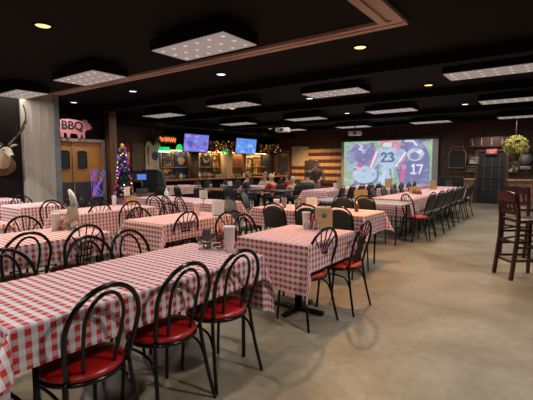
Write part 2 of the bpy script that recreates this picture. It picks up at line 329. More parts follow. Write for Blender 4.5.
# ================================================================== TABLES AND CLOTHS
def cloth_mesh(L, W, drop, seed, res, flare=.05, cflare=.42, dend=None, cf2=None):
    dend = dend or drop; cf2 = cf2 or cflare
    rnd = random.Random(seed); ph = [rnd.uniform(0, 6.28) for _ in range(8)]
    def axis(n_half, drop):
        k = max(2, round(2*n_half/res)); core = [-n_half+2*n_half*i/k for i in range(k+1)]; kd = max(3, round(drop/res))
        return [-n_half-drop*(kd-i)/kd for i in range(kd)]+core+[n_half+drop*(i+1)/kd for i in range(kd)]
    us = axis(L/2, dend); vs_ = axis(W/2, drop); P = []; UV = []
    for u in us:
        for v in vs_:
            a = max(0, abs(u)-L/2); b = max(0, abs(v)-W/2); su = 1 if u > 0 else -1; sv = 1 if v > 0 else -1
            x = max(-L/2, min(L/2, u)); y = max(-W/2, min(W/2, v)); z = 0
            if a > 0 and b > 0:
                r = math.hypot(a, b); th = math.atan2(b, a); dd = math.sin(2*th)
                out = (cflare if u < 0 else cf2)*dd+flare; x += su*r*out*math.cos(th*1.0); y += sv*r*out*math.sin(th); z = -r*math.cos(min(1.2, out))
                # gather: side hems pull in towards the corner fold
            elif a > 0 or b > 0:
                r = a+b; s = v if a > 0 else u; f = r/max(drop, dend); half = (W if a > 0 else L)/2
                edge = max(0, 1-(half-abs(s))/.3)
                wav = math.sin(s*9+ph[0 if a > 0 else 1]+(su if a > 0 else sv))*.5+math.sin(s*21+ph[2])*.25
                o = r*(flare)+wav*.022*f*f*(1-edge); 
                if a > 0: x += su*o
                else: y += sv*o
                z = -r*.995
            rr = .012
            P.append((x, y, z)); UV.append((u, v))
    n = len(vs_); F = [(i*n+j, (i+1)*n+j, (i+1)*n+j+1, i*n+j+1) for i in range(len(us)-1) for j in range(n-1)]
    me = bpy.data.meshes.new('tablecloth'); me.from_pydata(P, [], F); uvl = me.uv_layers.new(name='UVMap')
    for poly in me.polygons:
        for li, vi in zip(poly.loop_indices, poly.vertices): uvl.data[li].uv = (UV[vi][0]+seed*.013, UV[vi][1]+seed*.007)
        poly.use_smooth = True
    me.materials.append(M['cloth'])
    return me
def folding_table(L, W, h, label, pedestal=False, topmat='brown', group=None):
    o = empty('dining_table', (0, 0, 0), 0, label, 'table', group)
    MB().rbox(-L/2, L/2, -W/2, W/2, h-.03, h-.001, .008).build('tabletop', M[topmat], o)
    if pedestal:
        for sx in (-L*.22, L*.22) if L > 1.3 else (0,):
            c = MB().lathe([(.03, .04), (.03, h-.04)], sx, 0, 12).build('column', M['black'], o)
            MB().rbox(sx-.25, sx+.25, -.03, .03, 0, .04, .01).rbox(sx-.03, sx+.03, -.28, .28, 0, .04, .01).build('cross_foot', M['black'], o)
    else:
        for sx in (-1, 1):
            for sy in (-1, 1):
                x = sx*(L/2-.12); y = sy*(W/2-.08)
                MB().tube([(x, y, h-.03), (x, y, .0)], .014, 8).build('leg', M['black'], o)
            MB().tube([(sx*(L/2-.12), -W/2+.08, .3), (sx*(L/2-.12), W/2-.08, .3)], .011, 6).build('crossbar', M['black'], o)
    return o
def table(x0, x1, y0, y1, z, drop, where, seed, res=.035, pedestal=False, long=None, cflare=.42, flare=.05, dend=None, cf2=None):
    W = x1-x0; L = y1-y0; cx, cy = (x0+x1)/2, (y0+y1)/2
    t = folding_table(L, W, z-.004, 'table under the cloth '+where, pedestal)
    t.location = (cx, cy, 0); t.rotation_euler.z = PI/2
    c = bpy.data.objects.new('tablecloth', cloth_mesh(L+.012, W+.012, drop, seed, res, flare, cflare, dend, cf2)); COL.objects.link(c); c.location = (cx, cy, z); c.rotation_euler.z = PI/2
    tag(c, 'checked tablecloth '+where, 'tablecloth', 'checked tablecloths')
    return c
table(-2.5, -1.755, .645, 2.33, .76, .19, 'on the nearest long table, bottom left', 1, .018, flare=.03, cflare=.75, dend=.44, cf2=.25)
table(-2.39, -1.65, 2.82, 3.72, .76, .24, 'on the square table beyond the nearest long one', 2, .022, True, cflare=.2, flare=.02, dend=.43)
table(-3.86, -2.03, 4.88, 5.62, .76, .27, 'on the crossing table behind the square one, right end amber-lit', 3, .03)
table(-4.22, -3.52, 2.86, 3.98, .76, .2, 'on the left middle table with a leaning paper menu', 4, .028, dend=.42)
table(-4.3, -3.55, .35, 2.25, .76, .2, 'on the second long table from the left foreground', 5, .028)
table(-5.95, -5.25, 2.82, 4.1, .76, .33, 'on the table before the entry doors, white cup on it', 6, .03)
table(-7.45, -6.72, 2.72, 3.4, .76, .42, 'on the small table before the pale column', 7, .03)
table(-9.05, -8.4, 1.6, 3.4, .76, .3, 'on the table against the dark left wall', 8, .04, flare=.02)
table(-7.0, -4.72, 4.95, 5.62, .76, .3, 'on the long table before the bar, behind hoop chairs', 9, .035)
table(-5.7, -5.0, .7, 1.95, .76, .28, 'cut by the left edge of the photo, only its end seen', 10, .04)
table(-3.05, -2.32, 7.8, 13.2, .76, .34, 'on the long right table with the row of dark chairs', 11, .05)
table(-5.45, -4.75, 9.0, 13.0, .76, .33, 'on the long table in front of the wooden flag', 12, .05)
table(-4.15, -3.5, 10.9, 14, .76, .33, 'on the far table right in front of the screen', 13, .06)
table(-8.15, -7.3, 9.7, 10.3, .77, .22, 'on the small table of the seated guests', 14, .05)
table(-10.2, -9.5, 8.0, 9.3, .76, .25, 'on the far left table next to the bar', 15, .06)
bt = folding_table(1.75, .72, .735, 'uncovered grey-topped folding table with black legs, behind the amber-lit cloth', topmat='greytop'); bt.location = (-3.05, 7.25, 0)
bt2 = folding_table(1.6, .75, .74, 'uncovered dark brown table in front of the seated guests', topmat='cherry'); bt2.location = (-6.6, 9.0, 0)
bt3 = folding_table(1.2, .7, .76, 'bare brown table behind the long cloth table near the bar', topmat='cherrytop'); bt3.location = (-7.6, 8.15, 0)

# ================================================================== CHAIRS  (local +y is the front)
def leg(p, r=.0115): return MB().tube(smooth_path(p, 5), r, 8)
def hoop_chair(fan, lab, vin='vinyl'):
    o = empty('fan_back_chair' if fan else 'hoop_back_chair', (0, 0, 0), 0, lab, 'chair')
    prof = [(.001, .425), (.16, .425), (.192, .430), (.203, .443), (.200, .458), (.17, .470), (.09, .477), (.001, .479)]
    MB().lathe(prof, n=32).build('seat', M[vin], o)
    MB().tube([(.198*math.cos(2*PI*k/28), .198*math.sin(2*PI*k/28), .424) for k in range(28)], .0115, 8, closed=True).build('seat_ring', M['black'], o)
    for s in (-1, 1):
        leg([(s*.13, .12, .425), (s*.155, .155, .30), (s*.16, .17, .15), (s*.165, .18, .0)]).build('leg', M['black'], o)
        leg([(s*.165, -.155, .45), (s*.17, -.165, .36), (s*.185, -.195, .18), (s*.205, -.235, .0)]).build('leg', M['black'], o)
        MB().tube(smooth_path([(s*.158, .165, .25), (s*.16, .13, .335), (s*.165, .05, .36), (s*.168, -.06, .36), (s*.172, -.135, .335), (s*.178, -.18, .25)], 4), .008, 6).build('brace', M['black'], o)
    MB().tube(smooth_path([(-.156, .163, .27), (-.12, .165, .345), (0, .166, .362), (.12, .165, .345), (.156, .163, .27)], 4), .008, 6).build('brace', M['black'], o)
    def bk(z): return -.155-(z-.45)*.25
    def hoop(w0, w1, ztop, zw, n=14):
        pts = [(-w0, bk(.44), .44), (-(w0+w1)/2-.004, bk((.44+zw)/2), (.44+zw)/2), (-w1, bk(zw), zw)]
        for i in range(1, n):
            a = PI-PI*i/n; z = zw+(ztop-zw)*math.sin(a); pts.append((w1*math.cos(a), bk(z), z))
        pts += [(w1, bk(zw), zw), ((w0+w1)/2+.004, bk((.44+zw)/2), (.44+zw)/2), (w0, bk(.44), .44)]
        return smooth_path(pts, 2)
    MB().tube(hoop(.155, .186, .88, .68), .0125, 8).build('back_hoop', M['black'], o)
    if fan:
        for k in (-2, -1, 0, 1, 2):
            a = PI/2-k*.42; zt = .68+.195*math.sin(a); xt = .192*math.cos(a)
            MB().tube(smooth_path([(k*.034, bk(.44), .43), (k*.03, bk(.62), .62), (k*.034, bk(.7), .70), (xt, bk(zt), zt)], 4), .0062, 6).build('spoke', M['black'], o)
        MB().box(-.075, .075, bk(.6)-.006, bk(.6)+.006, .585, .60).box(-.075, .075, bk(.66)-.006, bk(.66)+.006, .645, .66).build('spoke_clamp', M['black'], o)
    else:
        MB().tube(hoop(.075, .098, .845, .70), .0095, 8).build('inner_hoop', M['black'], o)
    return o
HOOP = [  # x, y of seat centre, turn, fan?, vinyl, label
    (-1.88, 1.0, 90, 0, 0, 'hoop-back chair with red seat, nearest to the camera, bottom left'),
    (-1.88, 1.50, 88, 0, 0, 'hoop-back chair with red seat, middle of the three along the near table'),
    (-1.86, 1.95, 84, 0, 0, 'hoop-back chair with red seat, far end of the near table, rightmost of three'),
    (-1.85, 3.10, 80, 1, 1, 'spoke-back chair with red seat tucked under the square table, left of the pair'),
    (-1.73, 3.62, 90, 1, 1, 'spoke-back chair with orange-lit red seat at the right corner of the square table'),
    (-2.6, 1.02, -90, 0, 0, 'hoop-back chair on the far side of the near table, at the left edge'),
    (-2.6, 1.60, -90, 0, 0, 'hoop-back chair on the far side of the near table, middle one'),
    (-2.62, 1.98, -86, 0, 0, 'hoop-back chair on the far side of the near table, before the pointed cloth corner'),
    (-3.66, 1.42, 90, 0, 0, 'hoop-back chair at the near side of the second long table, left edge'),
    (-3.68, 1.92, 90, 1, 0, 'spoke-back chair at the second long table, in front of its white cup'),
    (-3.72, 3.18, 90, 1, 0, 'spoke-back chair in front of the left middle table'),
    (-3.32, 3.72, 50, 1, 0, 'spoke-back chair beside the leaning paper menu'),
    (-2.55, 3.38, -90, 0, 0, 'hoop-back chair behind the square table, in front of a dark banquet chair'),
    (-4.3, 1.85, -90, 1, 0, 'spoke-back chair behind the second long table, left edge'),
    (-4.05, 3.1, -90, 1, 0, 'low-seen spoke-back chair behind the left middle table, left one'),
    (-4.2, 3.72, -90, 1, 0, 'low-seen spoke-back chair behind the left middle table, right one'),
    (-5.5, 3.16, 90, 1, 0, 'tall spoke-back chair in front of the table before the entry doors'),
    (-5.42, 3.62, 90, 1, 0, 'spoke-back chair in front of the white cup of the entry table'),
    (-6.05, 2.98, -90, 0, 0, 'hoop-back chair behind the wrapped cutlery, left of the entry doors'),
    (-6.05, 3.3, -90, 1, 0, 'spoke-back chair before the entry doors, left one'),
    (-6.05, 3.75, -90, 1, 0, 'spoke-back chair before the entry doors, by the shiny streamers'),
    (-7.45, 3.12, -90, 1, 0, 'spoke-back chair against the dark wall, left of the pale column'),
    (-7.1, 3.62, 180, 0, 0, 'hoop-back chair in front of the pale column'),
    (-5.82, 4.72, 15, 0, 0, 'hoop-back chair at the long table before the bar, left of three'),
    (-5.5, 4.82, -12, 0, 0, 'hoop-back chair at the long table before the bar, middle of three'),
    (-5.18, 4.84, -12, 0, 0, 'hoop-back chair at the long table before the bar, right of three'),
    (-2.15, 7.72, -38, 1, 0, 'hoop-back chair with pink-red seat beside the grey-topped table')]
protos = {}
for x, y, a, fan, v, lab in HOOP:
    k = (fan, v)
    if k in protos: o = copy_tree(protos[k])
    else: o = protos[k] = hoop_chair(fan, lab, 'vinyl_amber_lit' if v else 'vinyl')
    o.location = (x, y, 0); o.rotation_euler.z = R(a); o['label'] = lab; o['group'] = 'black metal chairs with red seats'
def banquet(lab, fm='fabric'):
    o = empty('banquet_chair', (0, 0, 0), 0, lab, 'chair')
    MB().rbox(-.20, .20, -.19, .21, .43, .49, .022).build('seat', M[fm], o)
    def bk(z): return -.20-(z-.45)*.24
    def outline(w, z0, z1, zt, n=10):
        P = [(-w*.92, z0), (-w, (z0+z1)/2), (-w, z1)]
        for i in range(1, n): a = PI-PI*i/n; P.append((w*math.cos(a), z1+(zt-z1)*math.sin(a)))
        return P+[(w, z1), (w, (z0+z1)/2), (w*.92, z0)]
    P = outline(.168, .55, .75, .865); n = len(P); vs_ = []
    for t_, s in ((0, 1), (.012, 1.02), (.035, 1.0), (.045, .9)):
        for u, v in P: vs_.append((u*s, bk(v)+.02-t_, .71+(v-.71)*s))
    F = [(l*n+i, l*n+(i+1) % n, (l+1)*n+(i+1) % n, (l+1)*n+i) for l in range(3) for i in range(n)]+[tuple(range(n)), tuple(3*n+i for i in reversed(range(n)))]
    MB().add(vs_, F, True).build('backrest', M[fm], o)
    Q = outline(.18, .46, .76, .905, 12)
    MB().tube([(u, bk(v), v) for u, v in Q], .011, 8).build('back_frame', M['black'], o)
    MB().tube([(-.035, bk(.895)+.012, .888), (.035, bk(.895)+.012, .888)], .006, 6).build('hand_grip', M['steel'], o)
    MB().tube([(sx*.19, sy, .42) for sx, sy in ((-1, -.18), (-1, .2), (1, .2), (1, -.18))], .01, 6, closed=True).build('seat_frame', M['black'], o)
    for s in (-1, 1):
        MB().tube([(s*.185, .19, .43), (s*.2, .22, 0)], .011, 6).build('leg', M['black'], o)
        MB().tube([(s*.185, -.2, .46), (s*.19, -.22, .3), (s*.2, -.3, 0)], .011, 6).build('leg', M['black'], o)
    return o
BQ = [(-3.15, 4.74, 0, 0, 'dark padded chair with round top, in front of the crossing table, left of three'),
    (-2.68, 4.80, 4, 0, 'dark padded chair half hidden by the white cup, middle of three at the crossing table'),
    (-2.22, 4.84, 0, 0, 'dark padded chair right of the menu box, at the crossing table'),
    (-4.02, 4.85, -85, 1, 'blue-grey padded chair turned sideways at the left end of the crossing table'),
    (-4.85, 6.3, -70, 1, 'blue-grey padded chair standing behind the sideways one, near the guests'),
    (-2.66, 6.72, 0, 0, 'dark padded chair in front of the grey-topped table, below the tan box'),
    (-3.05, 6.62, 8, 0, 'olive-dark padded chair left of the tan box, at the grey-topped table')]
bp0 = None; bp1 = None
def put_banquet(x, y, a, blue, lab, grp='dark padded banquet chairs'):
    global bp0, bp1
    pr_ = bp1 if blue else bp0
    if pr_ is None:
        o = banquet(lab, 'fabric_b' if blue else 'fabric')
        if blue: bp1 = o
        else: bp0 = o
    else: o = copy_tree(pr_)
    o.location = (x, y, 0); o.rotation_euler.z = R(a); o['label'] = lab; o['group'] = grp
for a in BQ: put_banquet(*a)
ORD = ['nearest', 'second', 'third', 'fourth', 'fifth', 'sixth', 'seventh', 'eighth', 'ninth', 'tenth']
for k in range(8): put_banquet(-2.22+random.uniform(-.04, .04), 8.02+k*.6, 88+random.uniform(-8, 8), 0, '%s dark padded chair of the row on the aisle side of the long right table' % ORD[k])
for k in range(6): put_banquet(-3.22, 8.3+k*.68, -90+random.uniform(-6, 6), 0, '%s dark padded chair on the screen side of the long right table' % ORD[k])
for k in range(5): put_banquet(-4.62, 9.05+k*.62, 90+random.uniform(-8, 8), 0, '%s dark padded chair along the right of the table before the flag' % ORD[k])
for k in range(4): put_banquet(-3.95, 10.9+k*.62, 90+random.uniform(-8, 8), 0, '%s dark padded chair at the far table before the screen' % ORD[k])
for k, (x, y, a) in enumerate(((-8.3, 6.9, 10), (-7.7, 7.05, -15), (-7.15, 7.2, 5), (-6.6, 7.6, 20), (-9.0, 7.2, 30), (-9.6, 7.6, 0))): put_banquet(x, y, a, 0, '%s dark padded chair from the right, between long cloth table and bar' % ORD[[2, 3, 1, 0, 4, 5][k]] if k != 3 else 'nearest dark padded chair between the bare brown table and the bar tables')

for k in range(9): put_banquet(-10.25+random.uniform(-.1, .1), 9.6+k*.72, 90+random.uniform(-25, 25), 0, '%s dark padded chair from the left along the bar counter front' % ORD[k] if k else 'first dark padded chair from the left along the bar counter front')
def bar_stool(lab):
    o = empty('bar_stool', (0, 0, 0), 0, lab, 'bar stool')
    MB().rbox(-.2, .2, -.19, .21, .73, .775, .015).build('seat', M['cherry'], o)
    for s in (-1, 1):
        MB().rbox(s*.18-.018, s*.18+.018, .165, .2, 0, .73, .004).build('leg', M['cherry'], o)
        m = MB(); pts = [(-.24, 0), (-.19, .5), (-.185, .78), (-.225, 1.12), (-.26, 1.12), (-.222, .78), (-.228, .5), (-.28, 0)]
        m.prism(pts, 'x', s*.185-.018, s*.185+.018); m.build('leg', M['cherry'], o)
    for z in (.25, .42, .58):
        for s in (-1, 1): MB().box(s*.183-.009, s*.183+.009, -.2, .175, z-.014, z+.014).build('stretcher', M['cherry'], o)
    for z in (.22, .48): MB().box(-.17, .17, -.23, -.21, z-.014, z+.014).build('stretcher', M['cherry'], o)
    for z in (.20, .38): MB().box(-.17, .17, .172, .19, z-.014, z+.014).build('stretcher', M['cherry'], o)
    m = MB(); n = 8
    top = [(-.19+.38*i/n, 1.10+.028*math.sin(PI*i/n)) for i in range(n+1)]
    m.prism(top+[(.19, 1.0), (-.19, 1.0)], 'y', -.262, -.236); m.build('top_rail', M['cherry'], o)
    MB().box(-.17, .17, -.222, -.2, .83, .88).build('lower_rail', M['cherry'], o)
    for k in range(4): x = -.12+k*.08; MB().prism([(x-.016, 0), (x+.016, 0), (x+.016, 1), (x-.016, 1)], 'z', 0, 1) and MB().add([(x-.014, -.222, .87), (x+.014, -.222, .87), (x+.014, -.21, .87), (x-.014, -.21, .87), (x-.02, -.255, 1.02), (x+.02, -.255, 1.02), (x+.02, -.242, 1.02), (x-.02, -.242, 1.02)], [(0, 1, 2, 3), (7, 6, 5, 4), (0, 4, 5, 1), (1, 5, 6, 2), (2, 6, 7, 3), (3, 7, 4, 0)]).build('slat', M['cherry'], o)
    return o
s0 = bar_stool('dark cherry bar stool standing at the right edge, nearest one'); s0.location = (-.33, 5.98, 0); s0.scale = (1, 1, .97); s0.rotation_euler.z = R(-54); s0['group'] = 'wooden bar stools'
s1 = copy_tree(s0); s1.location = (-.45, 7.5, 0); s1.rotation_euler.z = R(-25); s1['label'] = 'dark cherry bar stool behind the nearest one, slatted back against a pink cloth'
pt = empty('pub_table', (.25, 6.55, 0), 0, 'round high pub table with worn wood top at the right edge', 'table')
MB().lathe([(.001, 1.03), (.44, 1.03), (.46, 1.04), (.46, 1.06), (.44, 1.07), (.001, 1.07)], n=40).build('tabletop', M['cherrytop'], pt)
MB().lathe([(.05, .05), (.04, .5), (.05, 1.03)], n=16).build('column', M['cherry'], pt)
for k in range(4): a = k*PI/2+.4; MB().tube([(0, 0, .1), (.2*math.cos(a), .2*math.sin(a), .07), (.34*math.cos(a), .34*math.sin(a), .02)], [.03, .028, .02], 8).build('foot', M['cherry'], pt)
ht = table(.6, 1.5, 9.2, 10.4, .76, .35, 'seen between the slats of the rear bar stool', 16, .06)

# ================================================================== THINGS ON THE TABLES
def tumbler(x, y, z, h, r, lab):
    o = MB().lathe([(r*.72, 0), (r*.76, .004), (r, h*.93), (r*1.06, h*.95), (r*1.06, h), (r*.95, h), (r*.7, .02), (.001, .018)], n=24).build('white_tumbler', M['white'])
    o.location = (x, y, z); return tag(o, lab, 'cup', 'white tapered tumblers')
tumbler(-2.02, 2.27, .76, .195, .045, 'white tapered tumbler beside the wire caddy on the near table')
tumbler(-2.13, 3.6, .76, .17, .042, 'white tapered tumbler left of the menu box on the square table')
tumbler(-3.78, 3.62, .76, .17, .04, 'white tapered tumbler on the left middle table')
tumbler(-4.12, 1.98, .76, .17, .045, 'white tapered tumbler left of the wrapped cutlery on the second long table')
tumbler(-5.78, 3.72, .76, .16, .035, 'white tapered tumbler on the table before the entry doors')
tumbler(-3.62, 5.2, .76, .12, .05, 'short white tumbler on the crossing table behind dark chairs')
tumbler(-4.95, 9.9, .76, .17, .05, 'short white tumbler on the table before the flag')
def squeeze(x, y, z, h, r, lab, body, cap, s=1):
    o = MB().lathe([(r, 0), (r, h*.55), (r*.75, h*.68), (r*.4, h*.74)], n=16).build('sauce_bottle', M[body]); o.location = (x, y, z)
    MB().lathe([(r*.5, h*.74), (r*.45, h*.84), (r*.2, h), (.001, h)], n=12).build('cap', M[cap], o)
    return tag(o, lab, 'bottle', 'sauce bottles')
def caddy(x, y, z, rz, lab, w=.09, d=.055, h=.07):
    o = empty('wire_caddy', (x, y, z), rz, lab, 'caddy', 'wire condiment caddies')
    for zz in (.012, .04, h): MB().tube([(w*a, d*b, zz) for a, b in ((-1, -1), (1, -1), (1, 1), (-1, 1))], .003, 6, closed=True).build('wire_ring', M['chrome'], o)
    u = MB()
    for a in (-1, -.33, .33, 1):
        for b in (-1, 1): u.tube([(w*a, d*b, .004), (w*a, d*b, h)], .0025, 5)
    for b in (-1, 0, 1): u.tube([(-w, d*b, .006), (w, d*b, .006)], .0025, 5)
    u.build('wire_bars', M['chrome'], o)
    MB().tube(smooth_path([(0, -d, h), (0, -d*.4, h+.09), (0, d*.4, h+.09), (0, d, h)], 4), .003, 6).build('handle', M['chrome'], o)
    return o
caddy(-2.17, 2.24, .76, .3, 'wire condiment caddy holding two bottles on the near table')
o = MB().lathe([(.034, 0), (.035, .13), (.03, .15), (.027, .158), (.001, .16)], n=18).build('pepper_shaker', M['grey']); o.location = (-2.21, 2.22, .77); tag(o, 'dark grey shaker standing in the near wire caddy', 'shaker')
squeeze(-2.12, 2.27, .77, .17, .028, 'red-capped brown sauce bottle in the near wire caddy', 'sauce', 'ketchup')
caddy(-2.03, 3.57, .76, .2, 'wire condiment caddy in front of the menu box on the square table', .075, .05, .06)
for k, (dx, dy) in enumerate(((-.04, -.01), (.035, -.015))):
    o = MB().lathe([(.02, 0), (.02, .05), (.014, .06)], n=12).build('glass_shaker', M['clear']); o.location = (-2.03+dx, 3.57+dy, .77)
    MB().lathe([(.016, .06), (.015, .078), (.001, .082)], n=12).build('lid', M['chrome'], o)
    tag(o, ['left', 'right'][k]+' of two small glass shakers in the caddy on the square table', 'shaker', 'glass shakers')
squeeze(-2.04, 3.59, .77, .15, .024, 'ketchup bottle before the menu box on the square table', 'ketchup', 'ketchup')
def menu_box(x, y, z, rz, w, h, lab, logo=True):
    o = empty('menu_box', (x, y, z), rz, lab, 'menu holder', 'tan menu boxes')
    MB().box(-w/2, w/2, -.045, -.035, 0, h).box(-w/2, w/2, .035, .045, 0, h).box(-w/2, -w/2+.01, -.035, .035, 0, h*.8).box(w/2-.01, w/2, -.035, .035, 0, h*.8).box(-w/2, w/2, -.035, .035, 0, .01).build('holder', M['tan'], o)
    if logo: MB().lathe([(.001, 0), (.026, 0), (.026, .002), (.001, .002)], n=16).build('emblem', M['greenprint'], o).matrix_local = Matrix.Translation((0, -.045, h*.68))@Matrix.Rotation(PI/2, 4, 'X')
    m = MB()
    for k in range(4): m.box(-w*.42, w*.42, -.028+k*.014, -.024+k*.014, .012, h*(.95+.03*k))
    m.build('menus', M['creamcloth'], o)
    return o
menu_box(-1.95, 3.65, .76, R(36), .17, .215, 'tan menu box with green emblem on the square table')
menu_box(-2.98, 7.02, .735, R(36), .23, .22, 'tan box on the grey-topped table before the screen', False)
menu_box(-2.75, 9.6, .76, R(36), .22, .15, 'low tan box on the long right table, nearer one', False)
menu_box(-2.75, 11.3, .76, R(36), .16, .24, 'taller tan box on the long right table, further one', False)
menu_box(-4.0, 11.4, .76, R(36), .18, .26, 'tan holder on the far table before the screen', False)
menu_box(-4.75, 9.75, .76, R(36), .12, .3, 'narrow tan holder beside the white tumbler before the flag', False)
menu_box(-5.72, 4.0, .76, R(40), .17, .15, 'tan box on the table before the entry doors', False)
squeeze(-2.30, 5.28, .76, .155, .03, 'ketchup bottle with white cap alone on the amber-lit end of the crossing table', 'sauce', 'white')
squeeze(-2.2, 5.42, .76, .02, .02, 'x', 'ketchup', 'white') if 0 else None
def sheet(x, y, z, rz, w, h, lab, lean=12, stand=False):
    o = empty('paper_sign', (x, y, z), rz, lab, 'sign', 'paper signs on tables')
    rot = Matrix.Rotation(R(-lean), 3, 'X'); m = MB().box(-w/2, w/2, -.0015, .0015, 0, h, rot, (0, 0, 0)); m.build('sheet', M['paper'], o)
    l = MB()
    for k in range(5): l.box(-w*.32, w*(.34-.1*(k % 2)), -.0028, -.0015, h*(.2+.14*k), h*(.215+.14*k), rot, (0, 0, 0))
    l.build('print_lines', M['grey'], o)
    MB().box(-w*.3, w*.3, -.02, .05, 0, .008).tube([(0, .005, 0), (0, .04, .02), (0, .01+math.sin(R(lean))*h*.5, h*.5)], .004, 5).build('stand', M['black'], o)
    return o
sheet(-3.58, 3.8, .765, R(25), .17, .20, 'white paper menu leaning at the right end of the left middle table', 8)
sheet(-2.95, 5.15, .765, R(36), .16, .18, 'white printed card on the crossing table above the menu box')
o = sheet(-3.9, 3.86, .80, R(36), .11, .12, 'small white card on a raised stand, left middle table', 5); 
for c_ in list(o.children): c_.location.z += .16
MB().tube([(0, 0, 0), (0, 0, .17)], .004, 6).lathe([(.035, 0), (.035, .006), (.004, .01)], n=12).build('stem', M['chrome'], o)
sheet(-5.72, 3.92, .91, R(40), .09, .15, 'white card standing on the tan box before the entry doors', 3)
squeeze(-3.86, 3.66, .76, .15, .03, 'red bottle left of the white tumbler on the left middle table', 'ketchup', 'ketchup')
# crowded caddy on the second long table: jar, bottles and rolled cutlery
caddy(-4.02, 2.06, .76, .6, 'wire caddy with rolled napkins on the second long table', .08, .06, .08)
o = MB().lathe([(.05, 0), (.058, .05), (.05, .12), (.045, .13)], n=18).build('glass_jar', M['creamcloth']); o.location = (-4.0, 2.1, .86); tag(o, 'cream jar raised above the caddy on the second long table', 'jar')
MB().lathe([(.046, .13), (.046, .14), (.001, .142)], n=16).build('lid', M['chrome'], o)
MB().lathe([(.04, -.1), (.03, -.08), (.03, -.01), (.04, 0)], n=14).build('foot', M['chrome'], o)
squeeze(-4.06, 2.02, .77, .13, .022, 'ketchup bottle in the caddy of the second long table', 'ketchup', 'white')
o = MB().lathe([(.055, 0), (.075, .05), (.06, .09), (.02, .1)], n=16).build('bread_basket', M['tan']); o.location = (-4.1, 1.9+.15, .76); tag(o, 'small brown basket next to the tumbler on the second long table', 'basket')
for k, (dx, h, t_) in enumerate(((0, .17, 0), (.03, .15, .3))):
    o = MB().tube([(0, 0, 0), (-.02-t_*.1, 0, h*.6), (-.05-t_*.2, 0, h)], [.016, .02, .014], 8).build('napkin_roll', M['paper']); o.location = (-4.0+dx, 2.1+dx, 1.0 - (0 if k else .0)); tag(o, ['white rolled napkin standing upright in the cream jar', 'second white rolled napkin leaning out of the cream jar'][k], 'napkin', 'rolled napkins')
# glasses on the crossing table
for k, (x, y) in enumerate(((-3.55, 5.3), (-3.42, 5.12), (-3.28, 5.35), (-3.18, 5.1), (-3.05, 5.4))):
    o = MB().lathe([(.03, 0), (.042, .14), (.039, .14), (.028, .01), (.001, .01)], n=14).build('drinking_glass', M['clear']); o.location = (x, y, .76); tag(o, 'clear water glass on the crossing table, '+['leftmost of five', 'second from the left', 'middle one at the back', 'second from the right', 'rightmost of five'][k], 'glass', 'water glasses on the crossing table')
# small red caddy bottles and stuff on entry table
caddy(-5.8, 3.9, .76, .3, 'dark-filled wire caddy between tumbler and tan box, entry table', .07, .05, .08)
squeeze(-5.82, 3.88, .77, .15, .028, 'brown sauce bottle in the caddy before the entry doors', 'sauce', 'black')
squeeze(-5.77, 3.93, .77, .14, .026, 'red sauce bottle in the caddy before the entry doors', 'ketchup', 'black')
squeeze(-6.4, 5.3, .76, .2, .045, 'white plastic bottle standing on the long table before the bar', 'white', 'white')
for k in range(4):
    q = squeeze(-2.72+.07*k, 9.42-.06*k, .76, .1, .025, 'small dark bottle by the low tan box on the long right table, '+['furthest left', 'second from left', 'third from left', 'furthest right'][k], 'sauce', 'black'); q['group'] = 'small bottles by the low tan box'

# ================================================================== SCREEN, TELEVISIONS, FLAG (flat pictures, painted cell by cell)
def canvas(w, h, bg):
    return [[list(bg) for _ in range(w)] for _ in range(h)]
def fill(cv, test, col, a=1):
    h = len(cv); w_ = len(cv[0])
    for j in range(h):
        for i in range(w_):
            if test((i+.5)/w_, (j+.5)/h):
                for k in range(3): cv[j][i][k] = cv[j][i][k]*(1-a)+col[k]*a
def ell(cx, cy, rx, ry, rot=0):
    c, s = math.cos(rot), math.sin(rot)
    return lambda u, v: (((u-cx)*c+(v-cy)*s)/rx)**2+((-(u-cx)*s+(v-cy)*c)/ry)**2 < 1
def stroke(pts, wd, asp=1.8):
    def t(u, v):
        for (x0, y0), (x1, y1) in zip(pts, pts[1:]):
            dx, dy = (x1-x0)*asp, (y1-y0); L2 = dx*dx+dy*dy+1e-9; k = max(0, min(1, (((u-x0)*asp)*dx+(v-y0)*dy)/L2))
            if ((u-x0)*asp-k*dx)**2+((v-y0)-k*dy)**2 < wd*wd: return True
        return False
    return t
def poly(P):
    def t(u, v):
        c = False; n = len(P); j = n-1
        for i in range(n):
            if (P[i][1] > v) != (P[j][1] > v) and u < (P[j][0]-P[i][0])*(v-P[i][1])/(P[j][1]-P[i][1])+P[i][0]: c = not c
            j = i
        return c
    return t
def lin(c): return [((v/255+.055)/1.055)**2.4 if v > 10 else v/255/12.92 for v in c]
def painted(name, cv, O, U, V, m, parent=None):                                       # O corner (top left), U across, V down
    h = len(cv); w_ = len(cv[0]); P = [O+U*(i/w_)+V*(j/h) for j in range(h+1) for i in range(w_+1)]
    F = [(j*(w_+1)+i, (j+1)*(w_+1)+i, (j+1)*(w_+1)+i+1, j*(w_+1)+i+1) for j in range(h) for i in range(w_)]
    me = bpy.data.meshes.new(name); me.from_pydata(P, [], F); ca = me.color_attributes.new('Col', 'FLOAT_COLOR', 'CORNER'); buf = []
    for j in range(h):
        for i in range(w_): buf += (lin(cv[j][i])+[1])*4
    ca.data.foreach_set('color', buf); me.materials.append(m)
    o = bpy.data.objects.new(name, me); COL.objects.link(o)
    if parent: o.parent = parent
    return o
SX0, SX1, SZ0, SZ1 = -8.02, -3.9, .25, 2.46
scr = empty('projection_screen', (0, 0, 0), 0, 'large projection screen on the far wall showing a football game', 'screen')
MB().box(SX0, SX1, 16.62, 16.66, SZ0, SZ1).box(SX0, SX1, 16.6, 16.68, SZ0-.03, SZ0).build('screen_surface', M['screenw'], scr)
